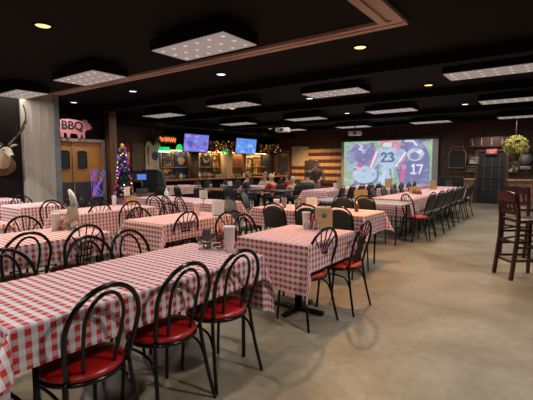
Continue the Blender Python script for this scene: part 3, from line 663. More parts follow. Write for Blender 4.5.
MB().rbox(SX0-.08, SX1+.08, 16.56, 16.81, SZ1, SZ1+.12, .02).build('screen_case', M['blackpaint'], scr)
cv = canvas(150, 84, (146, 178, 142)); rnd = random.Random(3)
for k in range(40):
    x, y = rnd.random(), rnd.random(); fill(cv, ell(x, y, .05+.08*rnd.random(), .03+.07*rnd.random(), rnd.random()*3), rnd.choice([(130, 170, 150), (160, 195, 150), (150, 170, 190), (175, 195, 205)]), .5)
DP = (108, 108, 160); LB = (178, 203, 226)
fill(cv, poly([(.10, .12), (.36, .02), (.42, .35), (.36, .62), (.16, .62), (.07, .4)]), DP)
fill(cv, ell(.16, .2, .1, .17, .4), (120, 112, 165)); fill(cv, ell(.08, .3, .06, .1), (140, 140, 190))
fill(cv, stroke([(.19, .06), (.23, .1), (.19, .15), (.24, .17)], .018), (205, 210, 240))
fill(cv, poly([(.30, .35), (.44, .35), (.42, .8), (.2, .95), (.1, .9)]), (112, 122, 165))
fill(cv, ell(.26, .66, .15, .17), LB); fill(cv, ell(.13, .5, .07, .1, .6), (150, 175, 205)); fill(cv, ell(.20, .47, .035, .05), (205, 90, 130)); fill(cv, ell(.14, .55, .02, .03), (200, 80, 110))
fill(cv, poly([(.68, .0), (.9, .05), (.98, .3), (.98, .8), (.9, 1), (.7, 1), (.62, .5)]), DP)
fill(cv, ell(.83, .12, .09, .12), (125, 125, 180)); fill(cv, stroke([(.72, .02), (.80, .02), (.84, .1)], .02), (215, 220, 240))
fill(cv, poly([(.42, .14), (.64, .10), (.72, .25), (.66, .42), (.60, .55), (.56, 1), (.38, 1), (.46, .55), (.44, .38)]), LB)
fill(cv, poly([(.38, .18), (.44, .14), (.46, .4), (.36, .55), (.31, .5)]), (165, 190, 220)); fill(cv, poly([(.62, .12), (.72, .18), (.74, .3), (.66, .5), (.6, .45)]), (160, 180, 215))
fill(cv, stroke([(.40, .22), (.34, .5)], .02), (240, 235, 245)); fill(cv, stroke([(.385, .2), (.315, .5)], .016), (225, 110, 150)); fill(cv, stroke([(.415, .28), (.355, .52)], .01), (215, 90, 130))
fill(cv, stroke([(.72, .24), (.63, .48)], .022), (240, 235, 245)); fill(cv, stroke([(.735, .26), (.645, .5)], .014), (225, 110, 150))
fill(cv, ell(.535, .05, .09, .09), (226, 95, 135)); fill(cv, ell(.52, .08, .055, .06), (210, 225, 240)); fill(cv, stroke([(.44, .02), (.62, .02)], .02), (235, 120, 150)); fill(cv, ell(.645, .12, .025, .08), (225, 130, 170))
two = [(.455, .27), (.475, .235), (.505, .245), (.51, .29), (.46, .40), (.52, .40)]; three = [(.54, .25), (.575, .235), (.59, .27), (.565, .31), (.6, .35), (.58, .40), (.54, .39)]
fill(cv, stroke(two, .02), (80, 95, 140)); fill(cv, stroke(three, .02), (80, 95, 140))
fill(cv, ell(.83, .27, .09, .12), (190, 200, 225)); fill(cv, ell(.82, .3, .05, .07), (120, 120, 170)); fill(cv, ell(.87, .22, .03, .04), (230, 235, 245))
fill(cv, stroke([(.795, .49), (.815, .46), (.815, .62), (.79, .62), (.84, .62)], .018), (222, 226, 242)); fill(cv, stroke([(.85, .465), (.905, .465), (.875, .62)], .018), (222, 226, 242))
fill(cv, stroke([(.715, .5), (.70, .62), (.69, .75)], .035), (228, 84, 150)); fill(cv, ell(.71, .5, .03, .05), (215, 130, 170))
fill(cv, stroke([(.50, .6), (.47, .8)], .03), (200, 215, 235)); fill(cv, stroke([(.56, .55), (.58, .8)], .02), (110, 120, 165))
fill(cv, poly([(.97, 0), (1, 0), (1, .5), (.975, .3)]), (140, 195, 130)); fill(cv, poly([(.86, .0), (.99, .0), (.99, .035), (.86, .035)]), (80, 90, 120)); fill(cv, poly([(0, .0), (.06, .0), (.03, .25), (0, .3)]), (150, 195, 135))
rnd = random.Random(11)
for k in range(170):
    x, y = rnd.random(), rnd.random(); fill(cv, ell(x, y, .008+.03*rnd.random(), .008+.035*rnd.random(), rnd.random()*3), rnd.choice([(205, 215, 235), (90, 95, 145), (150, 160, 200), (235, 235, 245), (170, 200, 190)]), .28)
fill(cv, stroke(two, .02), (80, 95, 140)); fill(cv, stroke(three, .02), (80, 95, 140)); fill(cv, lambda u, v: True, (205, 215, 225), .14)
painted('football_picture', cv, Vector((SX0+.14, 16.612, SZ1-.03)), Vector((SX1-SX0-.36, 0, 0)), Vector((0, 0, -(SZ1-.03-SZ0-.02))), M['screen'], scr)
def television(name, pa, pb, X_, seed, base, blob, lab, tilt):
    a = at(*pa, X=X_); b = at(*pb, X=X_); y0, y1, z1, z0 = a.y, b.y, a.z, b.z; w_ = y1-y0; h = z1-z0
    o = empty(name, (X_, (y0+y1)/2, (z0+z1)/2), 0, lab, 'television', 'televisions over the bar')
    MB().rbox(-.05, -.006, -w_/2-.02, w_/2+.02, -h/2-.02, h/2+.02, .01).build('casing', M['blackpaint'], o)
    MB().box(-.2, -.05, -.05, .05, h*.1, h*.25).tube([(-.15, 0, h*.2), (-.15, 0, CZ-(z0+z1)/2)], .02, 8).build('mount', M['blackpaint'], o)
    cv = canvas(26, 16, base); r_ = random.Random(seed)
    for k in range(26): fill(cv, ell(r_.random(), r_.random(), .03+.1*r_.random(), .04+.12*r_.random(), r_.random()*3), r_.choice(blob), .75)
    painted('picture', cv, Vector((-.004, -w_/2, h/2)), Vector((0, w_, 0)), Vector((0, 0, -h)), M['tv'], o)
    o.rotation_euler = (0, R(tilt), 0); return o
television('television', (184, 133.5), (208.5, 152), -11.1, 1, (120, 125, 225), [(90, 90, 190), (150, 140, 235), (70, 80, 150), (175, 170, 235), (140, 80, 150), (100, 120, 230)], 'lit television over the bar left, above the dark pillar, violet picture', 8)
television('television', (236, 138), (256, 154), -11.1, 2, (100, 150, 235), [(90, 140, 240), (130, 190, 240), (70, 110, 220), (150, 210, 240)], 'lit television over the bar right, pale blue picture', 8)
# black wall panels/televisions that are off
for (pa, pb, lab) in (((262, 153), (274, 178), None),):
    a = at(*pa, X=-11.95); b = at(*pb, X=-11.95); MBo = MB().box(-11.98, -11.9, a.y, min(b.y, 16.7), b.z, a.z); q = MBo.build('dark_window', M['glass']); tag(q, kind='structure'); q.name = 'window_1'
q = MB().box(-11.6, -10.95, 16.72, 16.79, .95, 2.05); q.use(1).box(-11.7, -11.6, 16.7, 16.79, .9, 2.15).box(-10.95, -10.87, 16.7, 16.79, .9, 2.15).box(-11.6, -10.95, 16.7, 16.79, 2.05, 2.15).box(-11.7, -10.87, 16.7, 16.79, .85, .95)
struct(q, 'window_2', [M['glass'], M['brown']])
# wooden flag
fx0, fx1, fz0, fz1 = -10.75, -8.1, .55, 2.32
fl = empty('wooden_flag', (0, 0, 0), 0, 'large flag made of pale and brown wood planks on the far wall', 'flag')
NS = 11; sh = (fz1-fz0)/NS
for k in range(NS):
    z1 = fz1-k*sh; x0 = fx0+.95 if k < 6 else fx0
    MB().box(x0, fx1, 16.74, 16.78, z1-sh+.006, z1).build('stripe_plank', M['tanplank'] if k % 2 else M['redwood'], fl)
MB().box(fx0, fx0+.945, 16.73, 16.78, fz1-6*sh+.006, fz1).build('star_field', mat('weathered_grey_green_paint', (.38, .36, .26), .7, var=.2), fl)
g = MB()
for r_ in range(6):
    for c_ in range(6 if r_ % 2 == 0 else 5):
        cx = fx0+.1+c_*.15+(.075 if r_ % 2 else 0); cz = fz1-.1-r_*.155; P = []
        for k in range(10): a = PI/2+k*PI/5; rr = .05 if k % 2 == 0 else .022; P.append((cx+rr*math.cos(a), cz+rr*math.sin(a)))
        g.prism(P, 'y', 16.715, 16.73)
tag(g.build('stars', M['creamcloth'], fl), kind='stuff')
# ceiling projector
def projector(p, lab):
    o = empty('projector', p, R(20), lab, 'projector', 'ceiling projectors')
    MB().rbox(-.22, .22, -.16, .16, -.07, .07, .03).build('body', M['white'], o)
    m = MB().tube([(0, -.16, 0), (0, -.19, 0)], .05, 14); m.build('lens', M['glass'], o)
    MB().tube([(0, 0, .07), (0, 0, CZ-p[2])], .02, 8).build('mount_pole', M['blackpaint'], o)
    MB().box(-.15, .15, .161, .165, -.03, .03).build('vent_grille', M['grey'], o)
projector(tuple(at(283, 130, z=2.55)), 'white projector hanging in front of the flag')
projector(tuple(at(355, 133.5, Y=13.2)), 'small pale projector hanging above the left of the screen')

# ================================================================== BAR
bc = empty('bar_counter', (-11.0, 12, 0), 0, 'long dark wooden bar counter with a pale worn edge, below the televisions', 'bar')
MB().box(-.3, .22, -4.0, 4.4, 0, .86).build('front', M['dark'], bc)
MB().rbox(-.36, .34, -4.1, 4.5, .86, .91, .015).build('counter_top', M['cherrytop'], bc)
def onbar(px, pw, py0, py1, X_=-11.94): a = at(px, py0, X=X_); b = at(px+pw, py1, X=X_); return a.y, b.y, b.z, a.z
# backbar: warm panels between posts
bb = empty('backbar_panels', (0, 0, 0), 0, 'lit cream wall shelves behind the bar, between dark posts', 'shelf unit')
g = MB()
for pa, pw in ((161, 24), (187, 4), (197, 25), (222, 9), (243, 18)):
    y0, y1, z0, z1 = onbar(pa, pw, 151, 179, -11.97); MB().box(-11.99, -11.96, y0, y1, z0, z1).build('back_panel', M['cream'], bb)
g = MB(); y0, y1, _, _ = onbar(160, 104, 152, 178)
for z in (.98, 1.32, 1.95): g.box(-11.96, -11.8, y0, y1, z, z+.03)
g.build('shelf', M['tanplank'], bb)
for k, (pa, pw, lab, mm) in enumerate(((187.5, 9.5, 'dark round pillar below the left television', 'redwood'), (221.5, 8.5, 'pale weathered wooden post right of the framed portrait', 'tanplank'), (158.5, 3, 'slim brown post left of the small pictures behind the bar', 'brown'), (241.5, 3, 'slim dark post below the right television', 'brown'))):
    y0, y1, z0, z1 = onbar(pa, pw, 150, 180, -11.7); r_ = min((y1-y0)/2, .26); o = MB().lathe([(r_, 0), (r_*.97, 1.2), (r_, 2.02)], n=14).build('wooden_post', M[mm]); o.location = (-11.66, (y0+y1)/2, 0); tag(o, lab, 'post')
yw0, yw1, _, _ = onbar(231, 10, 150, 180); tag(MB().box(-11.96, -11.9, yw0, yw1, 0, 2.0).box(-11.9, -11.87, yw0+.1, yw1-.1, 1.1, 1.9).build('red_brown_door_panel', M['cherrytop']), 'red-brown panel door behind the bar right of the pale post', 'door panel')
struct(MB().box(-12, -11.72, 9.9, 16.79, 2.02, 2.75), 'trim_11', M['beam'])  # dark band added as a valance so the upper bar wall stays dark
sl = empty('added_strip_light', (-11.76, 13.2, 1.36), 0, 'long warm strip light added under the added dark valance to brighten the bar shelves', 'light')  # warm strip added to brighten the cream panels
MB().box(-.03, .03, -3.2, 3.2, .625, .658).build('housing', M['blackpaint'], sl)
for k in range(4):
    l = bpy.data.lights.new('added_strip_lamp', 'AREA'); l.shape = 'RECTANGLE'; l.size = .05; l.size_y = 1.5; l.energy = P_BAR; l.color = (1, .66, .33)
    lo = bpy.data.objects.new('added_strip_lamp', l); COL.objects.link(lo); lo.parent = sl; lo.location = (.0, -2.4+k*1.6, .61); lo.rotation_euler = (0, R(22), 0)
# jerseys and banners
def jersey(px0, px1, py0, py1, m, lab, X_=-11.86, vneck=True, decor=None):
    a = at(px0, py0, X=X_); b = at(px1, py1, X=X_); y0, y1, z1, z0 = a.y, b.y, a.z, b.z; W = y1-y0; H = z1-z0
    P = [(0, 0), (1, 0), (.97, .55), (.99, .78), (.90, .97), (.70, 1.0), (.5, .84), (.3, 1.0), (.1, .97), (.01, .78), (.03, .55)]
    o = MB().prism([(y0+u*W, z0+v*H) for u, v in P], 'x', X_-.02, X_+.02).build('hanging_jersey', M[m] if isinstance(m, str) else m); tag(o, lab, 'jersey', 'jerseys behind the bar')
    for i, (name, mm, shape) in enumerate(decor or []):
        MB().prism([(y0+u*W, z0+v*H) for u, v in shape], 'x', X_+.02, X_+.028).build(name, M[mm], o)
    return o
circ = lambda cx, cy, rx, ry, n=14: [(cx+rx*math.cos(2*PI*k/n), cy+ry*math.sin(2*PI*k/n)) for k in range(n)]
jersey(144.5, 161.5, 141, 171.5, 'creamcloth', 'cream sleeveless jersey with round dark emblem and red letters', decor=[('emblem', 'jeans', circ(.58, .52, .2, .15)), ('red_lettering', 'redcloth', [(.14, .25), (.22, .22), (.2, .5), (.24, .8), (.16, .84), (.1, .8), (.14, .5)])])
jersey(174, 187, 151, 174.5, 'navy', 'navy jersey with orange emblem behind the bar', decor=[('emblem', 'tan', [(.2, .62), (.35, .5), (.3, .45), (.6, .42), (.8, .6), (.7, .72), (.3, .74)])])
jersey(200.5, 210.5, 153.5, 172, 'blackpaint', 'black jersey with a white crescent emblem behind the bar', decor=[('emblem', 'white', [(.25, .75), (.45, .6), (.75, .58), (.85, .75), (.6, .5), (.35, .52)])])
jersey(124.5, 132, 140, 168, 'redcloth', 'red banner with a gold figure left of the cream jersey', X_=-11.975, decor=[('emblem', 'goldb', [(.3, .3), (.5, .25), (.7, .5), (.6, .6), (.4, .55)])])
# backing boards behind red banner
y0, y1, z0, z1 = onbar(131, 14, 143, 171); tag(MB().box(-11.97, -11.9, y0, y1, z0, z1).build('plank_board', plank_mat('dim_brown_planks', (.08, .05, .03), (.14, .09, .05), 1, False)), 'dim brown plank board between the red banner and cream jersey', 'board')
# framed pictures
def framed(px0, px1, py0, py1, lab, base, cols, seed, X_=-11.88, Y_=None):
    if Y_ is None: a = at(px0, py0, X=X_); b = at(px1, py1, X=X_); O = Vector((X_, a.y, a.z)); U = Vector((0, b.y-a.y, 0)); N = Vector((1, 0, 0))
    else: a = at(px0, py0, Y=Y_); b = at(px1, py1, Y=Y_); O = Vector((a.x, Y_, a.z)); U = Vector((b.x-a.x, 0, 0)); N = Vector((0, -1, 0))
    V = Vector((0, 0, b.z-a.z)); o = empty('framed_picture', O, 0, lab, 'picture', 'framed pictures')
    d = N*.04; m = MB(); cs = [Vector(), U, U+V, V]
    m.add([c-N*.02 for c in cs]+[c+d*.5 for c in cs], [(0, 1, 2, 3), (4, 5, 6, 7), (0, 1, 5, 4), (1, 2, 6, 5), (2, 3, 7, 6), (3, 0, 4, 7)]); m.build('backing', M['blackpaint'], o)
    MB().tube([c+d*.5 for c in cs], .022, 4, closed=True).build('frame', M['brown'], o)
    cv = canvas(8, 10, base); r_ = random.Random(seed)
    for k in range(7): fill(cv, ell(r_.random(), r_.random(), .1+.2*r_.random(), .1+.2*r_.random()), r_.choice(cols))
    painted('print', cv, U*.08+V*.08+d*.55, U*.84, V*.84, M['picture'], o); return o
framed(162, 172, 152, 159, 'small framed picture beneath the green lamp, upper one', (110, 95, 85), [(170, 150, 140), (70, 60, 60), (150, 60, 50)], 1)
framed(162.5, 172, 160, 166, 'small framed picture beneath the green lamp, middle one', (120, 105, 90), [(170, 150, 140), (60, 60, 80)], 2)
framed(161, 173, 167, 174, 'reddish framed picture beneath the green lamp, lowest one', (130, 60, 30), [(190, 120, 60), (90, 30, 20), (220, 180, 110)], 3)
framed(211.5, 220.5, 155, 173, 'framed portrait in a pale shirt right of the black jersey', (90, 60, 35), [(200, 150, 100), (150, 110, 70), (60, 40, 30)], 4)
framed(245, 251, 158, 170, 'framed pale plate picture below the right television', (120, 95, 55), [(220, 195, 130), (200, 170, 110)], 5)
framed(252.5, 260.5, 157, 176, 'framed brown-figured picture left of the black window', (215, 180, 120), [(120, 70, 40), (160, 110, 60), (90, 60, 40)], 6)
framed(244.5, 251, 171.5, 176, 'small dark lit display under the plate picture', (20, 25, 20), [(60, 130, 60), (150, 150, 90)], 7)
# green lamps
def green_lamp(px, py, w_, lab, X_=-11.5):
    p_ = at(px, py, X=X_); o = empty('green_lamp', p_, 0, lab, 'lamp', 'green lamps over the bar')
    MB().lathe([(w_, -.02), (w_*.95, .03), (w_*.5, .17), (w_*.12, .2), (.001, .2)], n=20).build('shade', M['green_l'], o)
    MB().tube([(0, 0, .2), (0, 0, 2.74-p_.z)], .008, 6).build('cord', M['blackpaint'], o)
    MB().ball((0, 0, .0), .05).build('bulb', M['bulbw'], o)
green_lamp(179.5, 149.5, .15, 'green-shaded lamp left of the left television')
green_lamp(225, 152.5, .15, 'green-shaded lamp above the pale post')
o = empty('billiard_lamp', at(164.5, 151, X=-11.5), 0, 'long green and white billiard lamp right of the cream jersey', 'lamp')
MB().prism([(-.2, 0), (.2, 0), (.12, .14), (-.12, .14)], 'x', -.12, .12).build('shade', M['green_l'], o); MB().box(-.1, .1, -.19, .19, -.04, 0).build('diffuser', M['bulbw'], o); MB().tube([(0, 0, .16), (0, 0, .9)], .008, 6).build('cord', M['blackpaint'], o)
nn = at(168, 139.5, X=-11.6); pts = []
for k in range(40): pts.append((0, (k/39-.5)*.72, .09*math.sin(k*1.15)*(1 if k % 7 else .3)))
o = MB().tube(pts, .02, 6).build('neon_sign', M['neon']); o.location = nn; tag(o, 'red-orange neon scribble sign above the small pictures', 'neon sign')
MB().box(-.06, -.03, -.4, .4, -.15, .15).build('backplate', M['blackpaint'], o)
# garland with lights over the bar
def garland(name, A, B, n, seed, lab, r=.11):
    r_ = random.Random(seed); o = empty(name, A, 0, lab, 'garland', 'light garlands over the bar'); D = Vector(B)-Vector(A)
    g = MB()
    for k in range(n*6):
        c = D*r_.random()+Vector((r_.uniform(-r, r), r_.uniform(-r, r), r_.uniform(-r, r))); d = Vector((r_.uniform(-1, 1), r_.uniform(-1, 1), r_.uniform(-.6, 1))).normalized()*.13
        g.tube([c, c+d*.5, c+d], [.012, .016, .002], 4)
    tag(g.build('branches', M['needles'], o), kind='stuff')
    for mm, q in (('redb', .4), ('goldb', .4), ('bulb', .16)):
        g = MB()
        for k in range(int(n*q)):
            c = D*r_.random()+Vector((r_.uniform(0, r*1.1), r_.uniform(-r, r), r_.uniform(-r, r))); g.ball(c, r_.uniform(.025, .05) if mm != 'bulb' else .014, 5)
        tag(g.build({'redb': 'red_baubles', 'goldb': 'gold_baubles', 'bulb': 'fairy_lights'}[mm], M[mm], o), kind='stuff')
a, b = at(209, 147, X=-11.4), at(234, 146, X=-11.4); garland('light_garland', a, b, 60, 1, 'garland of baubles and warm lights between the two televisions', .2)
a, b = at(258, 149, X=-11.4), at(270, 148, X=-11.4); garland('light_garland', a, Vector((-11.4, 16.5, b.z)), 44, 2, 'garland of reddish baubles right of the pale blue television', .2)
# black mounted figure with antlers above bar, buck antlers over jersey
def antler_mount(p, s, lab):
    o = empty('antler_mount', p, 0, lab, 'antlers', 'antler mounts'); 
    MB().ball((0, 0, 0), .14*s, 8, (1, .8, 1.3)).build('skull', M['antler'], o)
    for sg in (-1, 1):
        g = MB().tube(smooth_path([(0, sg*.05*s, .12*s), (.05*s, sg*.22*s, .3*s), (.08*s, sg*.36*s, .6*s), (.05*s, sg*.30*s, .85*s)], 5), [.03*s]*8+[.02*s]*7+[.006*s], 6)
        g.tube([(.05*s, sg*.22*s, .3*s), (.1*s, sg*.12*s, .55*s)], [.02*s, .004], 5).tube([(.08*s, sg*.34*s, .55*s), (.1*s, sg*.5*s, .75*s)], [.02*s, .004], 5)
        g.build('antler', M['antler'], o)
antler_mount(at(156, 138, X=-11.7), .9, 'dark antlers above the cream jersey')
antler_mount(at(237, 128.5, X=-11.0), .7, 'dark mounted antlers between the televisions near the ceiling')
# clutter on the bar: bottles and glasses
r_ = random.Random(5)
for k in range(44):
    t_ = k/44; y = 8.3+7.9*t_; mm = r_.choice(['clear', 'amberglass', 'greenglass', 'clear', 'white', 'ketchup'])
    h = r_.uniform(.13, .27); q = MB().lathe([(.035, 0), (.037, h*.55), (.014, h*.75), (.014, h), (.001, h)], n=8) if mm != 'clear' else MB().lathe([(.03, 0), (.042, h*.6), (.038, h*.6), (.001, .01)], n=8)
    o = q.build('bar_bottle' if mm != 'clear' else 'bar_glass', M[mm]); o.location = (-11.0+r_.uniform(-.2, .2), y, .91); tag(o, 'small bottle or glass in the crowded row standing on the bar counter', 'bottle' if mm != 'clear' else 'glass', 'bottles and glasses on the bar counter')
# wrapped things and red cloth bag on bare table
for k, (x, y) in enumerate(((-7.9, 8.1), (-7.5, 8.25), (-7.25, 8.0), (-7.7, 8.35))):
    o = MB().lathe([(.03, 0), (.045, .12), (.04, .12), (.001, .01)], n=10).build('drinking_glass', M['clear']); o.location = (x, y, .76); tag(o, 'clear glass on the bare brown table, '+['leftmost', 'nearest the card stand', 'frontmost', 'rearmost'][k], 'glass', 'glasses on the bare brown table')
o = empty('card_holder', (-7.35, 8.3, .76), R(36), 'white card on a chrome stand on the bare brown table', 'sign'); MB().box(-.06, .06, -.003, .003, .06, .22).build('card', M['paper'], o); MB().lathe([(.05, 0), (.05, .006), (.004, .01), (.004, .06)], n=10).build('stand', M['chrome'], o)
# host corner: black panel, sloping dark board, blue-lit monitor
a = at(148, 173, Y=6.2); tag(MB().rbox(-9.35, -8.72, 6.9, 6.98, 0, 1.3, .01).build('black_partition', M['blackpaint']), 'tall black partition behind the long table, left of the bar', 'partition')
o = MB().prism([(-8.7, 0), (-8.15, 0), (-8.5, 1.25), (-8.7, 1.3)], 'y', 6.9, 6.96).build('slanted_board', M['fabric_b']); tag(o, 'dark grey slanted board leaning right of the black partition', 'board')
mo = empty('till_monitor', at(141.5, 177, Y=6.3), R(36), 'small blue-lit monitor on a dark till stand left of the black partition', 'monitor')
MB().rbox(-.13, .13, .012, .05, -.085, .085, .008).build('casing', M['blackpaint'], mo)
MB().box(-.115, .115, .004, .012, -.07, .07).build('display', mat('blue_display', (.05, .1, .3), .3, emit=(.09, .25, .85), es=.75), mo)
hz = mo.location.z; MB().tube([(0, .03, -.085), (0, .03, -.3)], .02, 8).rbox(-.13, .13, -.06, .13, -.42, -.3, .01).build('stand', M['grey'], mo)
MB().rbox(-.3, .3, -.2, .3, -hz, -.42, .01).build('desk', M['brown'], mo)

# ================================================================== CHRISTMAS TREE, STREAMERS, PIG SIGN, DEER
tr = empty('christmas_tree', (-8.15, 5.5, 0), 0, 'slim Christmas tree with purple, blue and gold lights right of the entry doors', 'tree')
MB().tube([(0, 0, 0), (0, 0, 1.75)], [.03, .01], 8).build('trunk', M['brown'], tr)
r_ = random.Random(9); g = MB()
for k in range(900):
    z = .3+1.5*r_.random()**1.1; rr = .24*(1-(z-.3)/1.7)+.03; a = r_.uniform(0, 2*PI); c = Vector((rr*.3*math.cos(a), rr*.3*math.sin(a), z)); e = Vector((rr*math.cos(a), rr*math.sin(a), z-.06+r_.uniform(-.04, .04)))
    g.tube([c, (c+e)/2+Vector((0, 0, .02)), e], [.02, .016, .003], 4, cap=False)
tag(g.build('needles', M['needles'], tr), kind='stuff')
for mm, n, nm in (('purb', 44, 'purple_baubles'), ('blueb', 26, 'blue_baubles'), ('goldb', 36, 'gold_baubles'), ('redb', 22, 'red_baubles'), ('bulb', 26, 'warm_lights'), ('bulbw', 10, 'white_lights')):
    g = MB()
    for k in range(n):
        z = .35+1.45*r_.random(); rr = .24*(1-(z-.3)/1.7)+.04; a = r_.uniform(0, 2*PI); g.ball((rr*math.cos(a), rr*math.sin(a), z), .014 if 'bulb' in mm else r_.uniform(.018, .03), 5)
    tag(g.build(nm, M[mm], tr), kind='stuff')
a = at(126, 150, Y=5.3); ba = MB().ball((0, 0, 0), .05, 8, (1, 1, 1.6)).build('tree_topper', M['goldb'], tr); ba.location = (0, 0, 1.84)
st = empty('foil_streamers', (0, 0, 0), 0, 'shiny purple and blue foil streamers hanging before the right entry door', 'streamers')
for k in range(7):
    a = at(92.5+k*1.7, 177, X=-10.3); g = MB(); n = 14
    L = []
    for i in range(n+1):
        z = 1.28-(1.28-.55)*i/n; y = a.y+.05*math.sin(i*.8+k); x = -10.3+.03*math.cos(i*.9+k*2); L.append((x, y, z))
    vs_ = [];
    for i, (x, y, z) in enumerate(L): an = i*.35+k; vs_ += [(x-.02*math.sin(an), y-.03*math.cos(an)-.01, z), (x+.02*math.sin(an), y+.03*math.cos(an)+.01, z)]
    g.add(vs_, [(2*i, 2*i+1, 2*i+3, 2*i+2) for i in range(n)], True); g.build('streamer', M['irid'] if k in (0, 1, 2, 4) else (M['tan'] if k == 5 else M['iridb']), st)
MB().tube([(-10.3, at(91, 177, X=-10.3).y, 1.28), (-10.3, at(104, 177, X=-10.3).y, 1.28)], .012, 6).build('rod', M['steel'], st)
MB().tube([(-10.3, at(91, 177, X=-10.3).y, 1.28), (-10.3, at(91, 177, X=-10.3).y, 0)], .012, 6).tube([(-10.3, at(104, 177, X=-10.3).y, 1.28), (-10.3, at(104, 177, X=-10.3).y, 0)], .012, 6).build('stand', M['steel'], st)
# pig sign: profile facing right, standing on the door head
pg = empty('pig_sign', (-10.4, 5.60, 2.13), 0, 'pink pig-shaped sign with black letters above the entry doors', 'sign')
PG = [(-.5, .50), (-.46, .38), (-.5, .26), (-.47, .0), (-.38, .0), (-.36, .16), (-.28, .13), (-.26, .0), (-.17, .0), (-.14, .14), (.08, .13), (.12, .0), (.2, .0), (.22, .13), (.26, .13), (.29, .0), (.37, .0), (.36, .2), (.44, .27), (.52, .28), (.60, .31), (.62, .38), (.58, .42), (.55, .48), (.48, .5), (.46, .6), (.40, .55), (.33, .6), (.30, .53), (.1, .56), (-.2, .57), (-.4, .55)]
MB().prism([(u*.78, v*.85) for u, v in PG], 'x', -.012, .012).build('pig_shape', M['pig'], pg)
MB().tube([(.013, -.39, .42), (.013, -.44, .46), (.013, -.41, .5), (.013, -.46, .53)], .01, 6).build('tail', M['pig'], pg)
fc = bpy.data.curves.new('letters', 'FONT'); fc.body = 'BBQ'; fc.size = .3; fc.extrude = .004; fc.align_x = 'CENTER'; fc.align_y = 'CENTER'; fc.materials.append(M['blackpaint']); fc.offset = .009
ft = bpy.data.objects.new('letters_curve', fc); COL.objects.link(ft); fm = bpy.data.meshes.new_from_object(ft.evaluated_get(bpy.context.evaluated_depsgraph_get())); bpy.data.objects.remove(ft); fo = bpy.data.objects.new('letters', fm); COL.objects.link(fo); fo.parent = pg; fo.location = (.017, -.06, .31); fo.rotation_euler = (PI/2, 0, PI/2)
# deer head on the dark left wall
dp = at(3, 153, X=-9.0)
de = empty('mounted_deer_head', (-9.19, dp.y, dp.z), 0, 'mounted pale deer head with antlers on the dark wall at the left edge', 'mounted animal head')
def skin_obj(name, joints, edges, m, parent, root=0, sub=2):
    me = bpy.data.meshes.new(name); me.from_pydata([j[:3] for j in joints], edges, []); o = bpy.data.objects.new(name, me); COL.objects.link(o)
    if parent: o.parent = parent
    md = o.modifiers.new('skin', 'SKIN'); md.use_smooth_shade = True
    for i, j in enumerate(joints):
        d = me.skin_vertices[0].data[i]; r = j[3]; d.radius = (r, r) if not isinstance(r, tuple) else r; d.use_root = (i == root)
    s = o.modifiers.new('smooth', 'SUBSURF'); s.levels = sub; s.render_levels = sub; me.materials.append(m); return o
skin_obj('head', [(0, 0, -.25, .17), (.14, 0, -.16, .15), (.27, 0, -.02, .12), (.36, 0, .06, .10), (.46, 0, .0, .075), (.57, 0, -.06, .05), (.61, 0, -.08, .04)], [(i, i+1) for i in range(6)], M['bone'], de)
g = MB().lathe([(.001, 0), (.2, 0), (.22, .01), (.2, .03), (.001, .03)], n=24, sy=1.4).build('wall_plaque', M['brown'], de); g.rotation_euler = (0, PI/2, 0); g.location = (0, 0, -.25)
for s in (-1, 1):
    skin_obj('ear', [(.33, s*.08, .12, .02), (.32, s*.15, .15, .035), (.30, s*.23, .17, .008)], [(0, 1), (1, 2)], M['bone'], de, 0, 1)
    MB().ball((.42, s*.075, .05), .018).build('eye', M['eye'], de)
    g = MB().tube(smooth_path([(.33, s*.05, .14), (.26, s*.16, .25), (.2, s*.34, .45), (.24, s*.44, .75), (.32, s*.36, 1.0)], 5), [.026]*6+[.02]*8+[.014]*6+[.004], 8)
    g.tube([(.22, s*.25, .33), (.3, s*.22, .5), (.34, s*.2, .58)], [.016, .012, .003], 6).tube([(.2, s*.34, .42), (.3, s*.38, .52), (.4, s*.3, .62)], [.014, .01, .003], 6).tube([(.26, s*.42, .6), (.22, s*.5, .75)], [.013, .003], 6)
    g.build('antler', M['antler'], de)
MB().ball((.625, 0, -.07), .035, 8, (.7, 1, .8)).build('nose', M['eye'], de)

# ================================================================== FAR WALL, RIGHT SIDE
def wall_box(px0, px1, py0, py1, Y_, th): a = at(px0, py0, Y=Y_); b = at(px1, py1, Y=Y_); return a.x, b.x, Y_, Y_+th, b.z, a.z
x0, x1, _, _, z0, z1 = wall_box(449, 465, 147, 168, 16.6, .1)
ar = empty('menu_board', ((x0+x1)/2, 16.68, z0), 0, 'black board with pale shouldered frame right of the screen', 'board')
W = x1-x0; H = z1-z0; P = [(-W/2, 0), (W/2, 0), (W/2, H*.72), (W*.38, H*.8), (W*.34, H), (-W*.34, H), (-W*.38, H*.8), (-W/2, H*.72)]
MB().prism(P, 'y', 0, .06).build('panel', M['blackpaint'], ar); MB().tube([(u, -.005, v) for u, v in P], .018, 5, closed=True).build('frame', M['greycloth'], ar)
MB().tube([((k/14-.5)*W*.5, -.012, H*.86+.025*math.sin(k*1.7)) for k in range(15)], .012, 5).build('red_scribble', M['redb'], ar)
cb = empty('speaker_cabinet', (-3.27, 15.9, 0), 0, 'tall black speaker cabinet standing right of the screen', 'speaker')
MB().rbox(-.4, .4, -.25, .3, 0, 1.0, .02).build('body', M['blackpaint'], cb)
for k, (z, r1) in enumerate(((.35, .2), (.75, .13))):
    g = MB().lathe([(r1, 0), (r1, .02), (r1*.85, .01), (r1*.2, -.0)], n=20).build('speaker_cone', M['grey'], cb); g.rotation_euler = (PI/2, 0, 0); g.location = (0, -.25, z)
